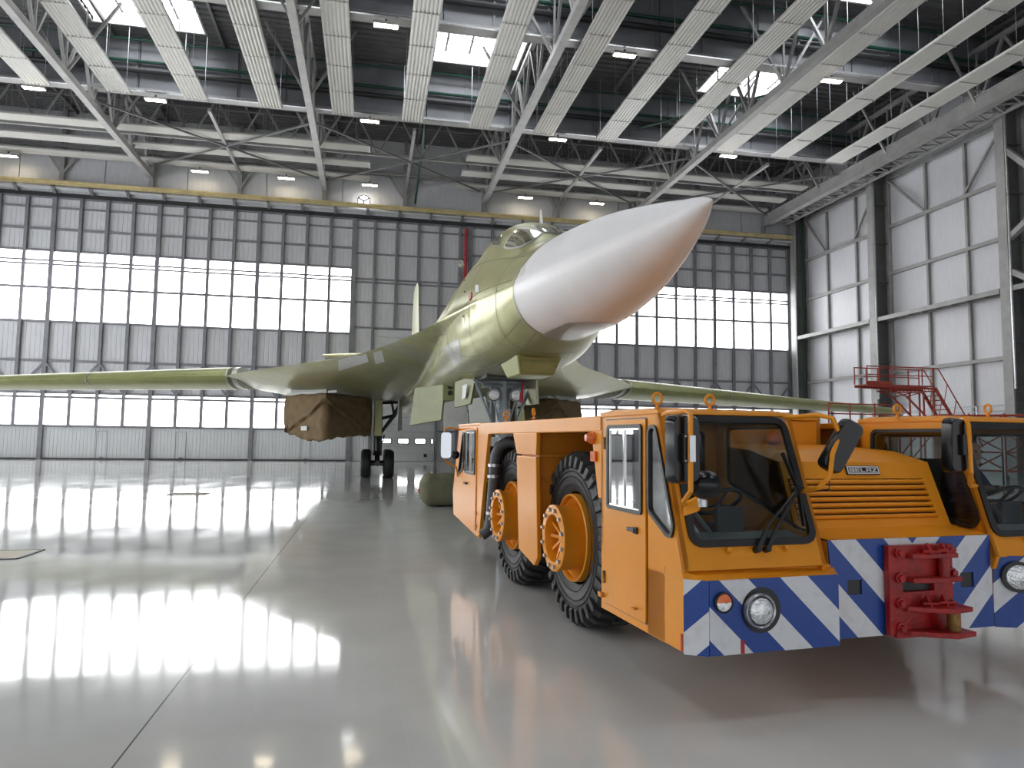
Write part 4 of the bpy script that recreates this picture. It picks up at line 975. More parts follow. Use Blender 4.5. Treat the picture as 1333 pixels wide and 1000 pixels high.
# --- wheels ---------------------------------------------------------------
def tyre_mesh(R=.87, w=.54):
    b = MB(); h = w/2
    prof = [(-h*.80, R*.53), (-h*.97, R*.62), (-h*1.0, R*.74), (-h*.96, R*.86), (-h*.86, R*.935), (-h*.7, R*.955), (h*.7, R*.955), (h*.86, R*.935), (h*.96, R*.86), (h*1.0, R*.74), (h*.97, R*.62), (h*.80, R*.53)]
    b.lathe(prof, (0, 0, 0), (1, 0, 0), 72, cap=False); n = 34
    for k in range(n):
        for s in (-1, 1):
            a0 = 2*PI*(k+(.5 if s > 0 else 0))/n; da = 2*PI/n*.30; sk = .10
            def P(x, r, a): return Vector((x, -math.sin(a)*r, math.cos(a)*r))
            # lug: from the tread centre over the shoulder and down the upper sidewall
            sec = [(s*.02, .945, 1.0, sk), (s*h*.78, .945, 1.0, 0), (s*h*.98, .89, .945, -.02), (s*h*1.03, .80, .82, -.03)]
            rows = []
            for x, r0, r1, da2 in sec:
                a = a0+da2; wd = da*(1 if abs(x) < h*.9 else .85)
                o = 0 if abs(x) < h*.9 else .0
                rows.append([P(x, R*r0, a-wd), P(x, R*r0, a+wd), P(x+s*(.015 if abs(x) > h*.9 else 0), R*r1, a+wd*.8), P(x+s*(.015 if abs(x) > h*.9 else 0), R*r1, a-wd*.8)])
            b.loft(rows)
    for r0 in (.70, .76, .60): b.lathe([(-h*1.0-.004, R*r0), (-h*1.0-.012, R*(r0+.006)), (-h*1.0-.004, R*(r0+.012))], (0, 0, 0), (1, 0, 0), 72, cap=False)
    return b.mesh('tyre', m_tyre2, 32)
def hub_meshes():
    b = MB(); b.lathe([(.06, .44), (-.01, .435), (-.02, .42), (.0, .405), (.03, .40), (.05, .37), (.10, .34), (.16, .30)], (-.27, 0, 0), (1, 0, 0), 56, cap=False); r = b.mesh('rim', m_yel, 35)
    b = MB(); b.lathe([(.12, .315), (-.16, .315), (-.165, .33), (-.20, .33), (-.205, .32), (-.205, .235), (-.17, .228), (-.06, .225), (-.06, .10), (-.09, .09), (-.12, .05), (-.12, .001)], (-.27, 0, 0), (1, 0, 0), 56)
    for k in range(9): a = 2*PI*k/9; b.bar((-.34, .05*math.cos(a), .05*math.sin(a)), (-.38, .22*math.cos(a), .22*math.sin(a)), .03, .08, (1, 0, 0))
    d = b.mesh('hub_drum', m_yel, 35)
    b = MB()
    b.lathe([(0, .022), (-.022, .022), (-.027, .017)], (0, 0, 0), (1, 0, 0), 6); bo = b.mesh('bolt', m_galv)
    return r, d, bo
tym = tyre_mesh(); rm, dm, bo = hub_meshes()
for (u, v, fl_) in ((.345, 2.62, 0), (.36, 4.76, 0), (3.305, 2.62, PI), (3.29, 4.76, PI)):
    w = put('wheel', tym, tug, (u, v, .872), (0, 0, fl_)); ro = put('rim', rm, w); ho = put('hub_drum', dm, w)
    for k in range(12):
        a = 2*PI*(k+.5)/12; put('bolt', bo, w, (-.475, .285*math.cos(a), .285*math.sin(a)))
# --- bumpers ------------------------------------------------------------------
zt, zb = .935, .46
ms1 = stripe_mat('stripes_left', 1, 0, 1.045, -.083-.935*1.045); ms2 = stripe_mat('stripes_chamfer', -.84, .5, 1.045, -.05-.935*1.045)
ms3 = stripe_mat('stripes_centre_left', 1, 0, 1.0, -1.08-1.155); ms4 = stripe_mat('stripes_centre_right', -1, 0, 1.0, 2.555-1.155+.0)
b = MB(); b.prism([(-.13, .34, zb), (-.13, .09, zb), (0, 0.004, zb), (1.03, 0.004, zb), (1.13, .13, zb), (1.13, .6, zb), (-.13, .6, zb)], (0, 0, zt-zb)); bx = b.build('bumper_box', m_yel, tug, bevel=.006)
b = MB(); b.box(0.003, 1.03, -.008, .006, zb-.004, zt+.006); b.build('striped_face', ms1, bx, bevel=.003)
b = MB(); b.prism([(-.002, -.008, zb-.004), (-.135, .085, zb-.004), (-.128, .095, zb-.004), (.004, .004, zb-.004)], (0, 0, zt-zb+.01)); b.build('striped_face', ms2, bx)
b = MB(); b.prism([(-.13, .34, zt), (-.13, .09, zt), (0, 0.0, zt), (1.03, 0.0, zt), (1.06, .13, .99), (-.13, .13, .99)], (0, 0, .004)); 
b = MB(); b.add([(-.13, .34, zt), (-.13, .09, zt+.004), (0, 0, zt+.004), (1.03, 0, zt+.004), (1.10, .12, zt+.03), (1.05, .12, .995), (-.13, .12, .995), (-.13, .34, .985)], [(1, 2, 3, 4, 5, 6), (0, 1, 6, 7)]); b.build('sloping_ledge', m_yel, bx)
# headlamp and side lamp
b = MB(); b.lathe([(0, .150), (-.010, .150), (-.010, .001)], (.395, -.006, .735), (0, 1, 0), 40); hl = b.build('headlamp', m_rub, bx, 40)
b = MB(); b.lathe([(0, .110), (-.035, .114), (-.05, .108), (-.042, .097)], (.365, -.012, .738), (0, 1, 0), 40); b.build('bezel', m_galv, hl, 40) if False else None
def round_lamp(c, r, nrm, parent, name, mlens, mbez):
    t = put(name, MB().lathe([(0, r*1.12), (.035, r*1.13), (.045, r*1.05), (.035, r*.98), (.0, r*.98)], c, nrm, 40).mesh(name, mbez, 40), parent)
    return t
lampbody = MB().lathe([(0, .112), (.04, .116), (.052, .108), (.042, .098), (.0, .098)], (.365, -.01, .738), (0, -1, 0), 40).build('headlamp_bezel', m_galv, tug, 40)
MB().lathe([(.01, .10), (.05, .085), (.066, .05), (.07, .001)], (.365, -.01, .738), (0, -1, 0), 40).build('lamp_lens', m_lens, lampbody, 40)
sl = MB().lathe([(0, .068), (.02, .068), (.028, .06), (.02, .055), (0, .055)], (.10, -.01, .80), (0, -1, 0), 32).build('side_lamp', m_rub, tug, 40)
MB().add([(.10+.055*math.cos(PI*k/12), -.03-.0*k, .80+.055*math.sin(PI*k/12)) for k in range(13)], [tuple(range(13))]).build('amber_half', m_amber, sl)
MB().add([(.10+.055*math.cos(PI+PI*k/12), -.03, .80+.055*math.sin(PI+PI*k/12)) for k in range(13)], [tuple(range(13))]).build('clear_half', m_lens, sl)
MB().box(.235, .262, -.013, -.009, .46, .545).build('red_paint_mark', m_red, tug); MB().box(-.136, -.131, .105, .125, .465, .58).build('red_paint_mark', m_red, tug)
# centre bumper
uc = 1.82
b = MB(); b.prism([(1.10, .135, .465), (2.585, .135, .465), (2.585, .135, 1.15), (1.06, .135, 1.15)], (0, .45, 0)); cb = b.build('centre_bumper', m_yel, tug, bevel=.006)
plate([(1.14, .46), (uc, .46), (uc, 1.158), (1.055, 1.158), (1.07, 1.0)], [[(1.22, .765), (1.345, .765), (1.345, .87), (1.22, .87)]], (0, .12, 0), EX, EZ, -.012, 'striped_face', ms3, cb)
plate([(uc, .46), (2.59, .46), (2.58, 1.158), (uc, 1.158)], [[(2.27, .77), (2.40, .77), (2.40, .88), (2.27, .88)]], (0, .12, 0), EX, EZ, -.012, 'striped_face', ms4, cb)
MB().box(1.215, 1.35, .131, .134, .76, .875).build('square_hole', m_black, cb); MB().box(2.265, 2.405, .131, .134, .765, .885).build('square_hole', m_black, cb)
b = MB(); b.add([(1.055, .118, 1.16), (2.585, .118, 1.16), (2.585, .42, 1.20), (1.0, .42, 1.20)], [(0, 1, 2, 3)]); b.build('ledge', m_yel, cb)
# right bumper box, its near face angled
ms5 = stripe_mat('stripes_right_box', -.87, .35, 1.0, 2.30-1.12)
b = MB(); b.prism([(2.59, .13, zb), (2.92, -.03, zb), (3.66, -.03, zb), (3.78, .09, zb), (3.78, .6, zb), (2.59, .6, zb)], (0, 0, 1.0-zb)); rb = b.build('bumper_box', m_yel, tug, bevel=.005)
b = MB(); b.prism([(2.592, .118, zb-.004), (2.92, -.042, zb-.004), (2.925, -.03, zb-.004), (2.6, .13, zb-.004)], (0, 0, 1.004-zb)); b.build('striped_face', ms5, rb)
b = MB(); b.box(2.92, 3.66, -.042, -.03, zb-.004, zt); b.build('striped_face', ms4, rb)
hl2 = MB().lathe([(0, .118), (.03, .118), (.03, .1)], (2.745, .045, .845), (-.44, -.9, 0), 36).build('headlamp_bezel', m_rub, tug, 40)
MB().lathe([(.0, .10), (.035, .092), (.05, .06), (.055, .001)], (2.745, .04, .845), (-.44, -.9, 0), 36).build('lamp_lens', m_lens, hl2, 40)
# --- tow hitch ----------------------------------------------------------------
ht = plate([(1.535, .465), (2.13, .465), (2.13, 1.11), (1.535, 1.11)], [[(1.66, .775), (1.95, .775), (1.95, .87), (1.66, .87)]], (0, .11, 0), EX, EZ, .05, 'tow_hitch', m_hitch, tug, bevel=.005)
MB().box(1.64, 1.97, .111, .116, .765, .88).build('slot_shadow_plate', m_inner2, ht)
def lug(z, poly, th=.035): b = MB(); b.prism([(u, v, z) for u, v in poly], (0, 0, th)); b.build('hitch_lug', m_hitch, ht, bevel=.005)
lug(1.02, [(1.68, .07), (2.11, .07), (2.10, -.02), (1.70, .0)]); lug(.85, [(1.67, .07), (2.12, .07), (2.12, -.03), (1.95, -.06), (1.69, -.01)])
lug(.645, [(1.64, .07), (2.12, .07), (2.13, -.10), (1.93, -.13), (1.66, .02)]); lug(.475, [(1.64, .07), (2.12, .07), (2.13, -.12), (1.93, -.15), (1.66, .0)])
b = MB(); b.box(1.58, 2.10, .05, .08, .45, .5); b.prism([(1.9, .06, .52), (1.9, -.04, .52), (1.9, .06, .64)], (.03, 0, 0)); b.build('hitch_gusset', m_hitch, ht)
for u, z in ((1.84, 1.055), (1.98, 1.055), (1.82, .68), (1.97, .68)):
    b = MB(); b.prism([(u, .06, z), (u, -.03, z), (u, .02, z+.075)], (.02, 0, 0)).tube([(u-.05, .0, z+.02), (u+.08, -.02, z+.015)], .012, 8); b.build('latch', m_hitch, ht)
b = MB(); b.cyl((2.0, -.05, .51), (2.0, -.05, .645), .045, 20); b.build('tow_pin', m_rust, ht, 40); b = MB(); b.cyl((2.0, .02, .885), (2.0, .02, 1.02), .04, 20); b.build('tow_pin', m_hitch, ht, 40)
for u, z in ((1.62, 1.06), (1.62, .88), (1.62, .70), (1.62, .525), (2.10, 1.07), (2.11, .90), (2.11, .66)):
    b = MB(); b.lathe([(0, .04), (-.02, .04), (-.022, .026), (-.045, .026)], (u, .062, z), (0, 1, 0), 8); b.build('bolt', m_hitch, ht)
# --- engine hood -------------------------------------------------------------------
hb, htp = (.42, 1.20), (.60, 1.705); eyh = Vector((0, htp[0]-hb[0], htp[1]-hb[1])); Lh = eyh.length; eyh = eyh.normalized(); oh = Vector((0, hb[0], hb[1]))
hood = plate([(1.02, 0), (2.53, 0), (2.50, Lh), (1.02, Lh)], [[(1.06, .065), (2.42, .065), (2.385, .395), (1.06, .395)]], oh, EX, eyh, -.03, 'engine_hood', m_yel, tug)
b = MB(); b.add([tuple(oh+EX*u+eyh*t+Vector((0, .05, 0))) for u, t in ((1.05, .05), (2.45, .05), (2.42, .41), (1.05, .41))], [(0, 1, 2, 3)]); b.build('grille_back', m_black, hood)
for k in range(7):
    t = .078+k*.0475; c = oh+eyh*t; b = MB()
    nrm = EX.cross(eyh)
    sec = [Vector((0, 0, 0))+eyh*a*1.0+nrm*d for a, d in ((-.012, -.012), (-.006, .014), (.006, .022), (.018, .016), (.026, -.004), (.022, -.012))]
    b.prism([Vector((1.06, c.y, c.z))+s_ for s_ in sec], (2.418-.0045*k*0-(t-.065)*.1-1.06, 0, 0)); b.build('louvre', m_yel, hood, bevel=.003)
b = MB(); b.add([(1.0, .60, 1.705), (2.50, .60, 1.705), (2.50, .95, 1.79), (2.50, 1.7, 1.84), (1.0, 1.7, 1.84), (1.0, .95, 1.79)], [(0, 1, 2, 5), (5, 2, 3, 4)]); b.add([(2.50, .60, 1.705), (2.50, 1.7, 1.84), (2.50, 1.7, 1.2), (2.53, .42, 1.20)], [(0, 1, 2, 3)]); b.build('hood_top', m_yel, hood, bevel=.02)
# badge
bo_ = Vector((1.63, 0, 0))+oh+eyh*(.425); nb = EX.cross(eyh)
def onb(pts): return [tuple(bo_+EX*x+eyh*y) for x, y in pts]
bd = plate(roundpoly([(0, 0), (.33, 0), (.33, .075), (0, .075)], .012, 3), [], bo_, EX, eyh, .012, 'badge', m_rub, hood)
plate(roundpoly([(.008, .006), (.322, .006), (.322, .069), (.008, .069)], .008, 3), [roundpoly([(.018, .015), (.312, .015), (.312, .060), (.018, .060)], .004, 3)], bo_, EX, eyh, .016, 'badge_rim', m_white2, bd)
GL = {'B': [(0, 0, 1, .18), (0, .82, 1, 1), (0, .41, 1, .59), (0, 0, .24, 1), (.76, .08, 1, .45), (.76, .55, 1, .92)], 'E': [(0, 0, 1, .18), (0, .82, 1, 1), (0, .41, .9, .59), (0, 0, .24, 1)], 'L': [(0, 0, 1, .18), (0, 0, .24, 1)],
      'A': [(0, .82, 1, 1), (0, .36, 1, .54), (0, 0, .24, 1), (.76, 0, 1, 1)], 'Z': [(0, 0, 1, .18), (0, .82, 1, 1)]}
lw, lh_ = .046, .033
for i, ch in enumerate('BELAZ'):
    x0 = .027+i*.0565; b = MB()
    for (a0, c0, a1, c1) in GL[ch]:
        P = [bo_+EX*(x0+a*lw)+eyh*(.021+c*lh_) for a, c in ((a0, c0), (a1, c0), (a1, c1), (a0, c1))]; b.prism([p+nb*.012 for p in P], nb*.005)
    if ch == 'Z': P = [bo_+EX*(x0+a*lw)+eyh*(.021+c*lh_) for a, c in ((0, .15), (.35, .15), (1, .85), (.65, .85))]; b.prism([p+nb*.012 for p in P], nb*.005)
    o_ = b.build('letter', m_white2, bd)
# housing behind the hood, beacon
b = MB(); b.box(1.0, 2.32, 1.72, 2.7, 1.2, 2.07); hs = b.build('engine_housing', m_yel, tug, bevel=.01)
b = MB(); b.box(.99, 2.33, 1.71, 2.71, 2.075, 2.13); b.build('housing_lid', m_yel, hs, bevel=.008)
b = MB(); b.box(2.36, 2.52, 1.9, 2.7, 1.2, 2.12); b.build('housing_side', m_yel2, hs, bevel=.01)
bc = MB().lathe([(0, .045), (.05, .045), (.055, .075), (.07, .075), (.07, .03)], (1.72, 1.60, 1.80), (0, 0, 1), 20).build('beacon', m_hitch, tug, 40)
MB().lathe([(.07, .068), (.13, .055), (.16, .045), (.165, .001)], (1.72, 1.60, 1.80), (0, 0, 1), 20).build('beacon_dome', m_amber, bc, 40)
# --- cabs ----------------------------------------------------------------------------
def cab(u0, u1, mirror=False, label=None):
    m_sglass = m_tglass if mirror else globals()['m_sglass']
    """front cab between u0 and u1; the outer side carries the door"""
    c = MB().box(u0+.02, u1-.02, .25, 1.40, .98, 1.02).build('cab', m_inner2, tug)
    uo, ui, so = (u0, u1, -1) if not mirror else (u1, u0, 1)
    # outer side: frame in the (v, z) plane, normal pointing outward
    def side(outline, holes, u, outward, th, name, m=m_yel, parent=c, bevel=0):
        if outward < 0: return plate([(-a, z) for a, z in outline], [[(-a, z) for a, z in h] for h in holes], (u, 0, 0), -EY, EZ, -th, name, m, parent, bevel)
        return plate(outline, holes, (u, 0, 0), EY, EZ, -th, name, m, parent, bevel)
    qw = [(.52, 1.965), (.455, 1.95), (.205, 1.27), (.24, 1.20), (.30, 1.205), (.565, 1.345), (.565, 1.93)]
    dw = [(1.25, 1.965), (.66, 1.965), (.66, 1.315), (1.25, 1.315)]
    prof = [(1.42, .46), (.345, .46), (.345, .985), (.07, .995), (.43, 2.045), (.47, 2.06), (1.42, 2.06)]
    side(prof, [roundpoly(qw, .05), roundpoly(dw, .03)], uo, so, .035, 'outer_side')
    dr = side(roundpoly([(1.325, .525), (.605, .525), (.605, 2.02), (1.325, 2.02)], .02), [roundpoly(dw, .03)], uo+so*.014, so, .014, 'cab_door', m_yel, c, .004)
    side(roundpoly([(1.335, .515), (.595, .515), (.595, 2.03), (1.335, 2.03)], .02), [roundpoly([(1.32, .53), (.61, .53), (.61, 2.015), (1.32, 2.015)], .02)], uo+so*.002, so, .002, 'door_gap', m_rub, c)
    def sglaze(poly, u, outward, name, parent, gm, **k):
        if outward < 0: return glazed([(-a, z) for a, z in poly], (u, 0, 0), -EY, EZ, name, parent, gm, **k)
        return glazed(poly, (u, 0, 0), EY, EZ, name, parent, gm, **k)
    sglaze(dw, uo+so*.014, so, 'door_window', dr, m_sglass, seal=.03, r=.03, bright=True)
    sglaze(qw, uo, so, 'quarter_window', c, m_sglass, seal=.026, r=.05)
    b = MB(); x = uo+so*.016; b.box(x-.008, x+.008, .945, .965, 1.33, 1.95); b.build('sliding_window_bar', m_chrome, dr)
    b = MB(); b.box(x, x+so*.03, .74, .86, 1.165, 1.195).box(x, x+so*.02, .72, .78, 1.155, 1.205); b.build('door_handle', m_rub, dr, bevel=.006)
    for z in (1.83, .73): b = MB(); b.cyl((x+so*.005, 1.325, z-.05), (x+so*.005, 1.325, z+.05), .014, 8); b.build('hinge', m_rust, dr, 40)
    b = MB(); b.box(x, x+so*.03, 1.33, 1.40, .56, .60).box(x, x+so*.035, .72, .78, .60, .61); b.build('door_catch', m_rust if False else m_yel2, dr, bevel=.004)
    # inner side with its own window
    iw = [(1.27, 1.975), (.47, 1.975), (.20, 1.27), (.25, 1.20), (.38, 1.21), (1.27, 1.50)]
    side([(1.42, .9), (.10, .9), (.07, .995), (.43, 2.045), (.47, 2.06), (1.42, 2.06)], [roundpoly(iw, .06)], ui, -so, .035, 'inner_side')
    sglaze(iw, ui, -so, 'side_window', c, m_tglass, seal=.03, r=.06)
    # front, leaning back
    L = Vector((0, .36, 1.05)).length; ef = Vector((0, .36, 1.05)).normalized(); of = Vector((0, .07, .995))
    a, d = u0, u1
    wp_ = [(a+.09, .175), (d-.06, .175), (d-.085, L-.03), (a+.10, L-.03)]
    if mirror: wp_ = [(a+.06, .175), (d-.09, .175), (d-.10, L-.03), (a+.085, L-.03)]
    plate([(a, 0), (d, 0), (d, L), (a, L)], [roundpoly(wp_, .09)], of, EX, ef, -.035, 'front_panel', m_yel, c)
    wf_ = glazed(wp_, of, EX, ef, 'windscreen', c, m_tglass, seal=.05, r=.09)
    # rear wall with a window
    plate([(a, .98), (d, .98), (d, 2.06), (a, 2.06)], [roundpoly([(a+.15, 1.35), (d-.15, 1.35), (d-.15, 1.95), (a+.15, 1.95)], .06)] , (0, 1.42, 0), EX, EZ, .035, 'rear_wall', m_yel, c)
    glazed([(-d+.15, 1.35), (-a-.15, 1.35), (-a-.15, 1.95), (-d+.15, 1.95)], (0, 1.42, 0), -EX, EZ, 'rear_window', c, m_tglass, seal=.03, r=.06)
    # roof: shallow dished slab
    b = MB(); b.loft([[(a-.012, .42, 2.05), (d+.012, .42, 2.05), (d+.012, 1.44, 2.05), (a-.012, 1.44, 2.05)], [(a-.012, .42, 2.075), (d+.012, .42, 2.075), (d+.012, 1.44, 2.085), (a-.012, 1.44, 2.085)], [(a+.06, .52, 2.10), (d-.06, .52, 2.10), (d-.06, 1.36, 2.11), (a+.06, 1.36, 2.11)]]); b.build('cab_roof', m_yel, c, bevel=.006)
    # lining, dashboard, seat, wheel
    b = MB(); b.box(a+.05, d-.05, .42, 1.38, 2.0, 2.045); b.build('headlining', m_inner, c)
    b = MB(); b.prism([(a+.05, .14, 1.03), (a+.05, .42, 1.03), (a+.05, .42, 1.20), (a+.05, .20, 1.16)], (d-a-.1, 0, 0)); b.build('dashboard', m_inner, c, bevel=.01)
    b = MB(); b.box((a+d)/2-.10, (a+d)/2+.12, .40, .46, 1.1, 1.38); b.build('instrument_box', m_inner2, c, bevel=.01)
    sx = (a+d)/2+(.02 if not mirror else .10)
    b = MB(); b.box(sx-.20, sx+.20, .88, 1.25, 1.10, 1.20); seat = b.build('seat', m_inner2, c, bevel=.03); b = MB(); b.prism([(sx-.19, 1.22, 1.15), (sx-.19, 1.30, 1.15), (sx-.19, 1.36, 1.72), (sx-.19, 1.29, 1.72)], (.38, 0, 0)); b.build('backrest', m_inner2, seat, bevel=.03); b = MB(); b.box(sx-.10, sx+.10, .98, 1.15, 1.02, 1.10); b.build('seat_base', m_inner2, seat)
    cw = Vector((sx, .60, 1.40)); nrm = Vector((0, .55, .83)).normalized(); ax_ = nrm.cross(EX).normalized()
    b = MB(); b.tube([cw+(EX*math.cos(2*PI*k/28)+ax_*math.sin(2*PI*k/28))*.185 for k in range(28)], .016, 8, closed=True)
    for k in range(3): q_ = 2*PI*k/3+.5; b.tube([cw-nrm*.03, cw+(EX*math.cos(q_)+ax_*math.sin(q_))*.18], .012, 6)
    b.tube([cw-nrm*.02, cw-nrm*.40], .025, 8); b.build('steering_wheel', m_rub, c, 40)
    return c, of, ef, wf_
cabL, of, ef, wsL = cab(-.13, 1.00); cabR, _, _, wsR = cab(2.575, 3.78, True)
nf = EX.cross(ef)
# maroon strip and pale bars inside the near cab, seen through its windscreen
b = MB(); b.prism([(.03, .50, 1.05), (.03, 1.18, 1.05), (.03, 1.26, 1.14), (.03, .60, 1.12)], (.05, 0, 0)); b.bar((.02, 1.3, 1.95), (.30, .45, 1.12), .06, .03); b.build('inner_maroon_strip', mat('maroon_strip', (.12, .01, .02), .4), cabL, bevel=.004)
b = MB(); b.bar((-.03, 1.32, 1.98), (.23, .45, 1.14), .035, .03).bar((.07, 1.3, 1.95), (.36, .45, 1.12), .02, .03); b.build('inner_pale_bar', m_white2, cabL)
# wipers on the near windscreen
def onf(u, z, off=.035): t = (z-.995)/1.05; return Vector((u, .07+.36*t, z))+nf*off
wm = MB(); wm.tube([onf(.44, 1.11, .03), onf(.56, 1.27, .06), onf(.87, 1.50, .05)], .010, 8).tube([onf(.52, 1.11, .03), onf(.64, 1.27, .06), onf(.89, 1.51, .05)], .010, 8); wm.cyl(onf(.44, 1.11, 0), onf(.44, 1.11, .045), .024, 12).cyl(onf(.52, 1.11, 0), onf(.52, 1.11, .045), .024, 12)
wp1 = wm.build('wiper', m_rub, tug, 40)
b = MB(); b.bar(onf(.43, 1.10, .04), onf(.52, 1.22, .05), .03, .02, nf).bar(onf(.51, 1.10, .04), onf(.6, 1.22, .05), .03, .02, nf).bar(onf(.815, 1.765, .045), onf(.87, 1.50, .05), .014, .03, nf).bar(onf(.87, 1.50, .05), onf(.85, 1.25, .045), .014, .03, nf).bar(onf(.83, 1.50, .05), onf(.92, 1.52, .05), .03, .02, nf); b.build('wiper_blade', m_rub, wp1)
for u in (.22, .68): b = MB(); b.cyl(onf(u, 1.105, 0), onf(u, 1.115, .035), .018, 10); b.build('washer_jet', m_yel, tug, 40)
b = MB(); b.cyl(onf(2.93, 1.105, 0), onf(2.93, 1.115, .035), .018, 10); b.build('washer_jet', m_yel, tug, 40)
# mirrors
def mirror(c, w, h, rot, depth=.07, back=True, name='mirror'):
    b = MB(); R = Matrix.Rotation(rot[2], 3, 'Z') @ Matrix.Rotation(rot[1], 3, 'Y'); c = Vector(c)
    o = [Vector((x, 0, z)) for x, z in rrect(w, h, .05)]; i_ = [Vector((x*.86, depth*-.9, z*.92)) for x, z in rrect(w, h, .05)]; f = [Vector((x, .02, z)) for x, z in rrect(w, h, .05)]
    b.loft([[c+R@p for p in f], [c+R@p for p in o], [c+R@(p*1.0+Vector((0, -depth*.55, 0))) for p in [Vector((q.x*.97, 0, q.z*.98)) for q in o]], [c+R@p for p in i_]]); t = b.build(name, m_gloss, tug, 35)
    b = MB(); b.prism([c+R@Vector((x*.94, .021, z*.96)) for x, z in rrect(w, h, .05)], R@Vector((0, .004, 0))); b.build('mirror_glass', m_mirror, t); return t, c, R
mt, mc, mR = mirror((-.31, -.20, 1.805), .21, .43, (0, 0, .06))
b = MB(); b.tube([(-.13, .36, 2.04), (-.24, .10, 2.045), (-.305, -.26, 2.04), (-.31, -.31, 2.02), (-.312, -.31, 1.55), (-.25, -.12, 1.47), (-.17, .0, 1.44)], .017, 8); b.build('mirror_arm', m_yel, tug, 40)
b = MB(); b.box(-.345, -.275, -.30, -.26, 1.72, 1.90); bk = b.build('mirror_clamp', m_rub, tug, bevel=.004)
for dx in (-.027, .027):
    for z in (1.735, 1.885): b = MB(); b.sphere((-.31+dx, -.302, z), .007, 8, 5); b.build('clamp_bolt', m_galv, bk, 40)
b = MB(); b.bar((-.31, -.33, 1.73), (-.31, -.33, 1.89), .04, .01, (0, 1, 0)); b.build('clamp_band', m_galv, bk)
b = MB(); b.prism([(-.17, .02, 1.36), (-.10, -.06, 1.40), (-.04, -.0, 1.43), (-.07, .14, 1.36)], (0, 0, .09)); b.build('lamp_bracket', m_yel, tug, bevel=.008)
b = MB(); b.lathe([(0, .095), (.05, .093), (.10, .078), (.14, .045), (.15, .001)], (-.10, -.17, 1.575), (-.93, -.30, .1), 24); wlp = b.build('work_lamp', m_gloss, tug, 40)
b = MB(); b.lathe([(-.012, .001), (-.008, .086), (0, .09)], (-.10, -.17, 1.575), (-.93, -.30, .1), 24); b.build('lamp_lens', m_lens, wlp, 40); b = MB(); b.cyl((-.13, -.15, 1.44), (-.13, -.15, 1.50), .03, 12); b.build('lamp_foot', m_galv, wlp, 40)
mt2, _, _ = mirror((1.075, .0, 1.835), .165, .40, (0, .52, -.3))
b = MB(); b.tube([(.93, .42, 2.045), (.96, .08, 2.055), (1.02, .0, 2.03), (1.05, -.03, 1.92), (.97, -.045, 1.78), (.94, -.05, 1.62), (.90, .02, 1.54), (.93, .22, 1.50)], .017, 8); b.build('mirror_arm', m_yel, tug, 40)
b = MB(); b.tube([(1.02, -.0, 1.72), (.98, -.0, 1.6), (.97, .0, 1.53), (.93, .15, 1.5)], .005, 5); b.build('mirror_cable', m_rub, tug, 40)
mt3, _, _ = mirror((1.99, -.10, 1.85), .17, .40, (0, .05, .02))
b = MB(); b.tube([(2.62, .42, 2.05), (2.3, .05, 2.055), (2.05, -.16, 2.05), (2.04, -.19, 2.0), (2.05, -.19, 1.66), (2.14, -.1, 1.57), (2.5, .2, 1.53), (2.6, .24, 1.53)], .017, 8); b.build('mirror_arm', m_yel, tug, 40)
b = MB(); b.box(1.99, 2.05, -.19, -.16, 1.78, 1.93); b.build('mirror_clamp', m_rub, tug, bevel=.004)
# lifting eyes on the roofs
for (u, v, rz) in ((-.10, .50, 0), (.34, .50, 0), (2.50, .90, 0), (3.07, .50, PI/2-.2), (-.05, 4.6, 0), (-.05, 3.5, .9)):
    c = Vector((u, v, 2.165)); e1 = Vector((math.cos(rz), math.sin(rz), 0)); b = MB()
    b.tube([c+(e1*math.cos(2*PI*k/20)+EZ*math.sin(2*PI*k/20))*.038 for k in range(20)], .011, 8, closed=True).cyl(c-EZ*.10, c-EZ*.035, .012, 8); b.lathe([(0, .025), (.01, .025)], c-EZ*.075, EZ, 10); b.build('lifting_eye', m_yel, tug, 40)
# --- rear cab -----------------------------------------------------------------------------
rc = MB(); rc.prism([(-.08, 5.66, .98), (-.08, 7.35, .98), (-.08, 7.35, 1.02), (-.08, 5.66, 1.02)], (1.1, 0, 0)); rcab = rc.build('rear_cab', m_inner2, tug)
rdw = [(6.50, 1.965), (5.90, 1.965), (5.90, 1.345), (6.50, 1.345)]; rqw = [(6.75, 1.94), (6.66, 1.94), (6.66, 1.40), (7.0, 1.3), (7.02, 1.34)]
def mv(P): return [(-a, z) for a, z in P]
plate(mv([(5.66, .46), (7.36, .62), (7.46, .98), (7.06, 2.05), (5.66, 2.06)]), [roundpoly(mv(rdw), .03), roundpoly(mv(rqw), .03)], (-.12, 0, 0), -EY, EZ, -.035, 'outer_side', m_yel, rcab)
plate([(-.12, 0), (1.0, 0), (1.0, 1.14), (-.12, 1.14)], [roundpoly([(-.02, .2), (.92, .2), (.90, 1.08), (0, 1.08)], .08)], (0, 7.46, .98), EX, Vector((0, -.4, 1.07)).normalized(), .03, 'front_panel', m_yel, rcab)
plate([(0.9, .98), (.935, .98), (.935, 2.05), (.9, 2.05)], [], (0, 5.7, 0), EX, EZ, -1.3, 'inner_side', m_yel, rcab)
rdr = plate(roundpoly(mv([(5.84, .54), (6.58, .56), (6.58, 2.02), (5.84, 2.02)]), .02), [roundpoly(mv(rdw), .03)], (-.134, 0, 0), -EY, EZ, -.014, 'cab_door', m_yel, rcab, .004)
glazed(mv(rdw), (-.134, 0, 0), -EY, EZ, 'door_window', rdr, m_tglass, seal=.03, r=.03, bright=True); glazed(mv(rqw), (-.12, 0, 0), -EY, EZ, 'quarter_window', rcab, m_tglass, seal=.03, r=.03)
MB().box(-.15, -.13, 6.19, 6.21, 1.36, 1.95).build('sliding_window_bar', m_chrome, rdr)
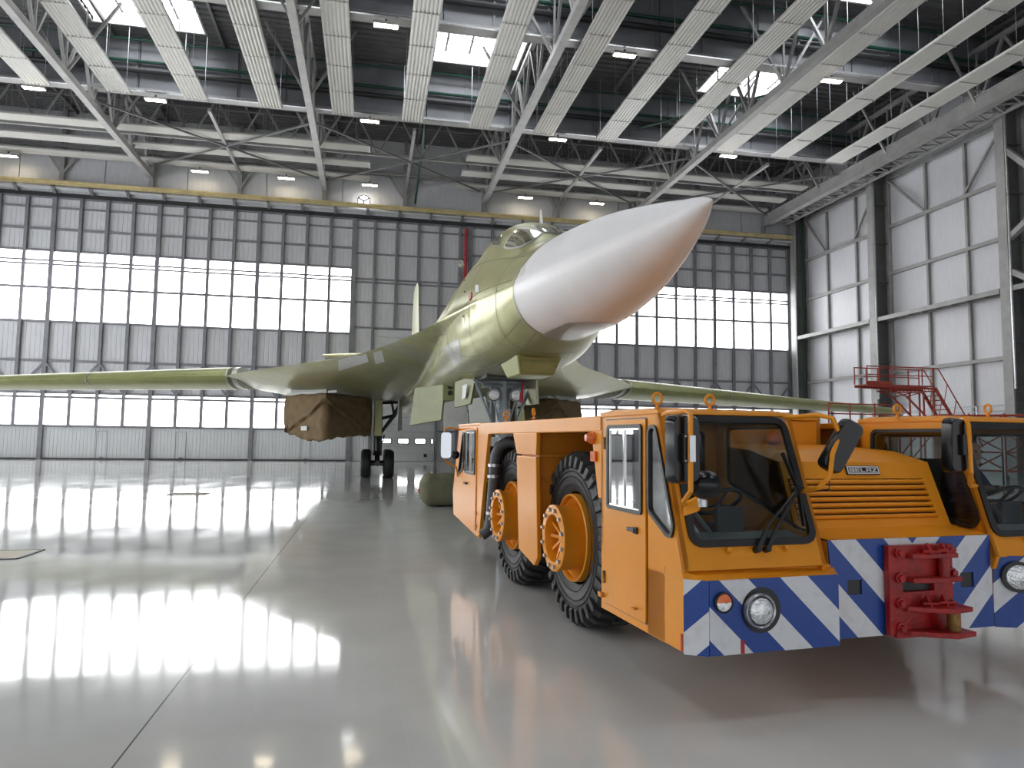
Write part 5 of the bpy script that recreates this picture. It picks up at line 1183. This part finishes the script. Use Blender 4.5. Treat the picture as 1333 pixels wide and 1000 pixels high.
MB().box(-.17, -.135, 6.35, 6.5, 1.17, 1.2).build('door_handle', m_rub, rdr, bevel=.005)
for z in (.80, .62): MB().box(-.15, -.134, 5.74, 5.86, z-.02, z+.02).build('hinge', m_yel2, rdr)
b = MB(); b.box(-.13, 1.0, 5.66, 7.06, 2.045, 2.085); b.build('cab_roof', m_yel, rcab, bevel=.012)
b = MB(); b.box(.1, .5, 6.1, 6.5, 1.05, 1.2); b.box(.1, .5, 5.95, 6.05, 1.1, 1.75); b.build('seat', m_inner2, rcab, bevel=.03)
mt4, _, _ = mirror((-.36, 6.9, 1.75), .17, .42, (0, 0, PI-.25))
b = MB(); b.tube([(-.12, 7.0, 2.0), (-.30, 6.95, 2.03), (-.38, 6.95, 2.0), (-.38, 6.96, 1.96)], .015, 8).tube([(-.36, 6.95, 1.54), (-.33, 6.95, 1.48), (-.18, 6.95, 1.40), (-.15, 6.95, 1.25)], .015, 8); b.build('mirror_arm', m_yel, tug, 40)
b = MB(); b.sphere((-.22, 6.85, 1.6), .07, 12, 8); b.build('work_lamp', m_gloss, tug, 40)
# exhaust
b = MB(); pts = [(.55, 4.95, 1.72), (.30, 5.02, 1.80), (.12, 5.10, 1.82), (.02, 5.16, 1.76), (-.02, 5.19, 1.64), (-.03, 5.22, 1.40), (-.05, 5.30, .70), (-.08, 5.33, .60), (-.16, 5.34, .54)]
b.tube(pts, .075, 18); ex = b.build('exhaust_pipe', m_exh, tug, 40)
b = MB(); b.lathe([(0, .06), (.005, .06)], (-.16, 5.34, .54), (-.8, .1, -.6), 18); b.build('pipe_mouth', m_black, ex)
for z, y in ((1.35, 5.23), (1.50, 5.21), (.85, 5.28)): b = MB(); b.tube([(-.035, y, z-.02), (-.035, y, z+.02)], .086, 18); b.build('pipe_clamp', m_galv, ex, 40)
b = MB(); b.cyl((.25, 4.85, 1.72), (.25, 4.85, 1.9), .06, 14).cyl((.25, 4.85, 1.66), (.25, 4.85, 1.74), .08, 14); b.build('filler_cap', m_yel, tug, 40)

# ================================================================== driver
def person():
    m_sk = mat('skin', (.62, .38, .28), .5); m_jk = mat('navy_jacket', (.03, .045, .11), .8, 0, .2, 8); m_tr = mat('dark_trousers', (.03, .03, .035), .8); m_hair = mat('short_grey_hair', (.12, .11, .10), .7)
    sx = 3.285
    t = thing('person', 'driver in a navy jacket with both hands on the steering wheel', 'person', tug_world(sx, 1.0, 1.20), TB)
    def L(u, v, z): return (u-sx, v-1.0, z-1.20)
    def skin(name, verts, edges, rad, m, root=0, parent=t, sub=2):
        me = bpy.data.meshes.new(name); me.from_pydata([L(*v) for v in verts], edges, []); me.materials.append(m)
        o = put(name, me, parent); md = o.modifiers.new('skin', 'SKIN'); 
        for i, r in enumerate(rad): me.skin_vertices[0].data[i].radius = (r, r) if not isinstance(r, tuple) else r
        me.skin_vertices[0].data[root].use_root = True; md.use_smooth_shade = True
        s = o.modifiers.new('sub', 'SUBSURF'); s.levels = sub; s.render_levels = sub; return o
    me = bpy.data.meshes.new('body')
    V_ = [(sx, 1.0, 1.25), (sx, 1.03, 1.40), (sx, .99, 1.55), (sx, .93, 1.63), (sx, .90, 1.70), (sx-.16, .95, 1.585), (sx-.22, .88, 1.44), (sx-.12, .74, 1.46), (sx+.16, .95, 1.585), (sx+.22, .88, 1.44), (sx+.14, .74, 1.46), (sx-.09, .98, 1.25), (sx-.12, .70, 1.27), (sx-.12, .60, 1.08), (sx+.09, .98, 1.25), (sx+.12, .70, 1.27), (sx+.12, .60, 1.08), (sx-.085, .68, 1.475), (sx+.10, .68, 1.475)]
    E_ = [(0, 1), (1, 2), (2, 3), (3, 4), (2, 5), (5, 6), (6, 7), (2, 8), (8, 9), (9, 10), (0, 11), (11, 12), (12, 13), (0, 14), (14, 15), (15, 16), (7, 17), (10, 18)]
    body = skin('body', V_, E_, [(.13, .10), (.14, .10), (.15, .10), .055, .05, .065, .05, .038, .065, .05, .038, .085, .07, .055, .085, .07, .055, .032, .032], m_jk)
    b = MB(); c = Vector(L(sx, .87, 1.785)); b.sphere(c, .098, 20, 14, (.82, .98, 1.16)); b.sphere(c+Vector((0, -.098, -.01)), .018, 8, 6, (.8, 1, 1.3)); 
    for s in (-1, 1): b.sphere(c+Vector((s*.083, .0, -.01)), .022, 8, 6, (.4, .8, 1.3))
    b.sphere(c+Vector((0, -.055, -.085)), .045, 10, 8, (1, .8, .7)); b.tube([c+Vector((0, .02, -.07)), c+Vector((0, .04, -.17))], .05, 12)
    hd_ = b.build('head', m_sk, t, 60)
    b = MB()
    for s in (-1, 1): b.sphere(c+Vector((s*.032, -.088, .012)), .011, 8, 6)
    b.build('eyes', m_black, hd_, 60); b = MB(); b.box(c.x-.022, c.x+.022, c.y-.097, c.y-.085, c.z-.058, c.z-.052); b.build('mouth', mat('lips', (.3, .12, .1), .5), hd_)
    b = MB(); b.sphere(c+Vector((0, .018, .028)), .10, 18, 12, (.84, .94, 1.06)); b.build('hair', m_hair, hd_, 60)
    for s, cx_ in ((-1, sx-.085), (1, sx+.10)):
        base = Vector((cx_, .665, 1.475)); vs = [(base.x, base.y+.02, base.z), (base.x, base.y-.05, base.z-.005)]; es = [(0, 1)]; rd = [.028, .034]
        for k in range(4):
            fx = base.x+(k-1.5)*.019; n0 = len(vs); ln = (.9, 1.0, .95, .75)[k]
            vs += [(fx, base.y-.075, base.z+.005), (fx, base.y-.10*ln-.015, base.z-.005), (fx, base.y-.105*ln-.015, base.z-.03), (fx, base.y-.09*ln, base.z-.045)]; es += [(1, n0), (n0, n0+1), (n0+1, n0+2), (n0+2, n0+3)]; rd += [.010, .0095, .009, .008]
        n0 = len(vs); vs += [(base.x-s*.035, base.y-.04, base.z-.015), (base.x-s*.04, base.y-.07, base.z-.035)]; es += [(1, n0), (n0, n0+1)]; rd += [.012, .010]
        skin('hand', vs, es, rd, m_sk, sub=1)
person()
# ================================================================== things around
m_scaf = mat('red_scaffold_paint', (.42, .055, .03), .45, 0, .1, 5)
def stair_platform():
    t = thing('maintenance_stair', 'red wheeled maintenance platform with a stair and cantilevered deck', 'work platform', (25.0, 30, 0))
    X0 = 25.0
    def p(x, z, y=0.0): return (x-X0, y, z)
    for y in (-.45, .45):
        b = MB(); b.tube([p(23.0, 5.55, y), p(26.6, 5.55, y)], .03, 6).tube([p(23.0, 5.15, y), p(26.6, 5.15, y)], .025, 6)
        for x in (23.0, 23.65, 24.3, 26.0, 26.6): b.tube([p(x, 4.72, y), p(x, 5.58, y)], .03, 6)
        b.build('guard_rail', m_scaf, t)
        b = MB(); b.bar(p(23.0, 4.62, y), p(26.7, 4.55, y), .06, .10).bar(p(24.2, 4.42, y), p(26.7, 4.42, y), .05)
        n = 12
        for k in range(n): x = 24.2+2.5*k/n; b.bar(p(x, 4.55, y), p(x+.1, 4.42, y), .025)
        b.bar(p(24.3, 4.45, y), p(25.1, 4.15, y), .05).bar(p(25.1, 4.15, y), p(26.2, 4.42, y), .04).bar(p(25.1, 4.15, y), p(26.5, 2.9, y), .07)
        b.build('deck_truss', m_scaf, t)
        for x in (26.05, 26.6): b = MB(); b.tube([p(x, 4.45, y), p(x, .35, y)], .045, 6); b.build('post', m_scaf, t)
        b = MB(); b.bar(p(26.7, 4.6, y), p(29.1, .9, y), .06, .14); b.tube([p(26.9, 5.55, y), p(29.3, 1.8, y)], .03, 6); b.tube([p(26.6, 5.55, y), p(26.9, 5.55, y)], .03, 6)
        for k in range(1, 5): x = 26.7+2.4*k/5; z = 4.6-3.7*k/5; b.tube([p(x, z, y), p(x+.2, z+.95-.05, y)], .02, 6)
        b.build('stair_string', m_scaf, t)
        b = MB(); b.bar(p(24.4, .45, y), p(29.2, .45, y), .09); b.bar(p(24.6, .45, y), p(26.3, 2.2, y), .05); b.build('base_rail', m_scaf, t)
        for x in (24.5, 26.6, 29.0): b = MB(); b.lathe([(-.05, .2), (.05, .2)], p(x, .2, y), (0, 1, 0), 16); b.build('castor', m_tyre, t, 40)
    b = MB(); b.box(23.0-X0, 26.7-X0, -.45, .45, 4.66, 4.70); b.build('deck', m_scaf, t); b = MB(); b.box(22.95-X0, 24.3-X0, -.47, -.43, 4.7, 4.85); b.build('toe_board', m_scaf, t)
    tr = MB().box(-.14, .14, -.45, .45, 0, .03).mesh('tread', m_scaf)
    for k in range(16): put('tread', tr, t, (26.8+2.3*k/16-X0, 0, 4.45-3.55*k/16))
    return t
stair_platform()
def low_platform():
    t = thing('access_gantry', 'low red rail gantry standing beside the taller stair platform', 'work platform', (23.5, 31.5, 0))
    for z in (3.85, 3.35): b = MB(); b.tube([(-1.2, 0, z), (3.0, 0, z)], .035, 6); b.build('rail', m_scaf, t)
    for x in (-1.2, 0, 1.4, 2.8): b = MB(); b.tube([(x, 0, 0), (x, 0, 3.9)], .04, 6); b.build('post', m_scaf, t)
    b = MB(); b.box(-1.2, 3.0, -.4, .4, 2.7, 2.78); b.build('deck', m_scaf, t)
low_platform()
def railing():
    t = thing('pipe_railing', 'low galvanised pipe railing in front of the white right wall', 'railing', (37.3, 38, 0))
    for k in range(5): b = MB(); b.tube([(0, -9+4.5*k, 0), (0, -9+4.5*k, 4.3)], .05, 6); b.build('post', m_galv, t)
    for z in (4.3, 3.95, 3.6, 3.3): b = MB(); b.tube([(0, -9, z), (0, 9, z)], .035, 6); b.build('rail', m_galv, t)
railing()
# scaffold seen through the far cab
def scaffold():
    t = thing('red_scaffold', 'red tubular scaffold tower on castors, seen through the driver cab glass', 'scaffold', (31.0, 34.4, 0), -.80)
    n = 4
    for i in range(n+1):
        for y in (0, 1.2): b = MB(); b.tube([(i*1.6, y, .25), (i*1.6, y, 3.6)], .05, 6); b.build('upright', m_scaf, t); b = MB(); b.lathe([(-.04, .14), (.04, .14), (.04, .05)], (i*1.6, y, .14), (0, 1, 0), 16); b.build('castor', m_tyre, t, 40)
    for z in (.5, 1.5, 2.5, 3.5):
        b = MB(); b.tube([(0, 0, z), (n*1.6, 0, z)], .045, 6); b.build('ledger', m_scaf, t); b = MB(); b.tube([(0, 1.2, z), (n*1.6, 1.2, z)], .045, 6); b.build('ledger', m_scaf, t)
    for i in range(n):
        for z in (.5, 1.5, 2.5): b = MB(); b.tube([(i*1.6, 0, z), ((i+1)*1.6, 0, z+1.0)], .04, 5); b.build('cross_brace', m_scaf, t); b = MB(); b.tube([((i+1)*1.6, 1.2, z), (i*1.6, 1.2, z+1.0)], .04, 5); b.build('cross_brace', m_scaf, t)
scaffold()
# olive tarpaulin bundle behind the tug
m_olive = mat('olive_tarpaulin', (.17, .17, .10), .8, 0, .12, 3, bump=.3, bscale=50)
t = thing('tarpaulin_bundle', 'olive canvas covered bundle on the floor behind the tug', 'covered bundle', (2.35, 19.9, 0))
rings = []
for i in range(25):
    x = -.95+1.9*i/24; e = min(1, (min(i, 24-i)/2.6))**.45 if 0 < i < 24 else .22; R = []
    for k in range(28):
        a = 2*PI*k/28; c, s = math.cos(a), math.sin(a); q = 3.4; r = 1/((abs(c)**q+abs(s)**q)**(1/q)); r *= 1+.018*math.sin(a*5+i*.9)+.012*math.sin(a*11+i*.4)
        z = .445+s*r*.44*(.35+.65*e)+(.02*math.sin(i*.8) if s > .5 else 0)
        R.append(Vector((x, c*r*.5*(.45+.55*e), max(.003, z))))
    rings.append(R)
b = MB(); b.loft(rings); b.build('tarpaulin', m_olive, t, 50)
b = MB(); b.box(-1.0, -.97, -.12, .05, .36, .46); b.build('red_strap_end', m_red, t)
# dark engine trolley at far right behind the tug
t = thing('engine_stand', 'dark grey stand with a horizontal shaft behind the tug at far right', 'engine stand', (22.6, 18.0, 0))
b = MB(); b.box(-.6, 2.5, -.6, .6, 2.45, 2.75); b.build('body', m_gear, t, bevel=.05); b = MB(); b.cyl((-3.0, 0, 2.55), (-.6, 0, 2.55), .09, 12).cyl((-1.1, 0, 2.55), (-.8, 0, 2.55), .16, 14); b.build('shaft', m_exh, t, 40); b = MB(); b.box(-.2, 2.5, -.5, .5, 2.75, 2.95); b.build('top_cover', m_gear, t, bevel=.05)
for x in (-.4, 2.3):
    for y in (-.5, .5): b = MB(); b.box(x-.06, x+.06, y-.06, y+.06, 0, 2.45); b.build('leg', m_gear, t)
b = MB(); b.box(-3.05, -2.95, -.05, .05, 0, 2.5); b.build('leg', m_gear, t)
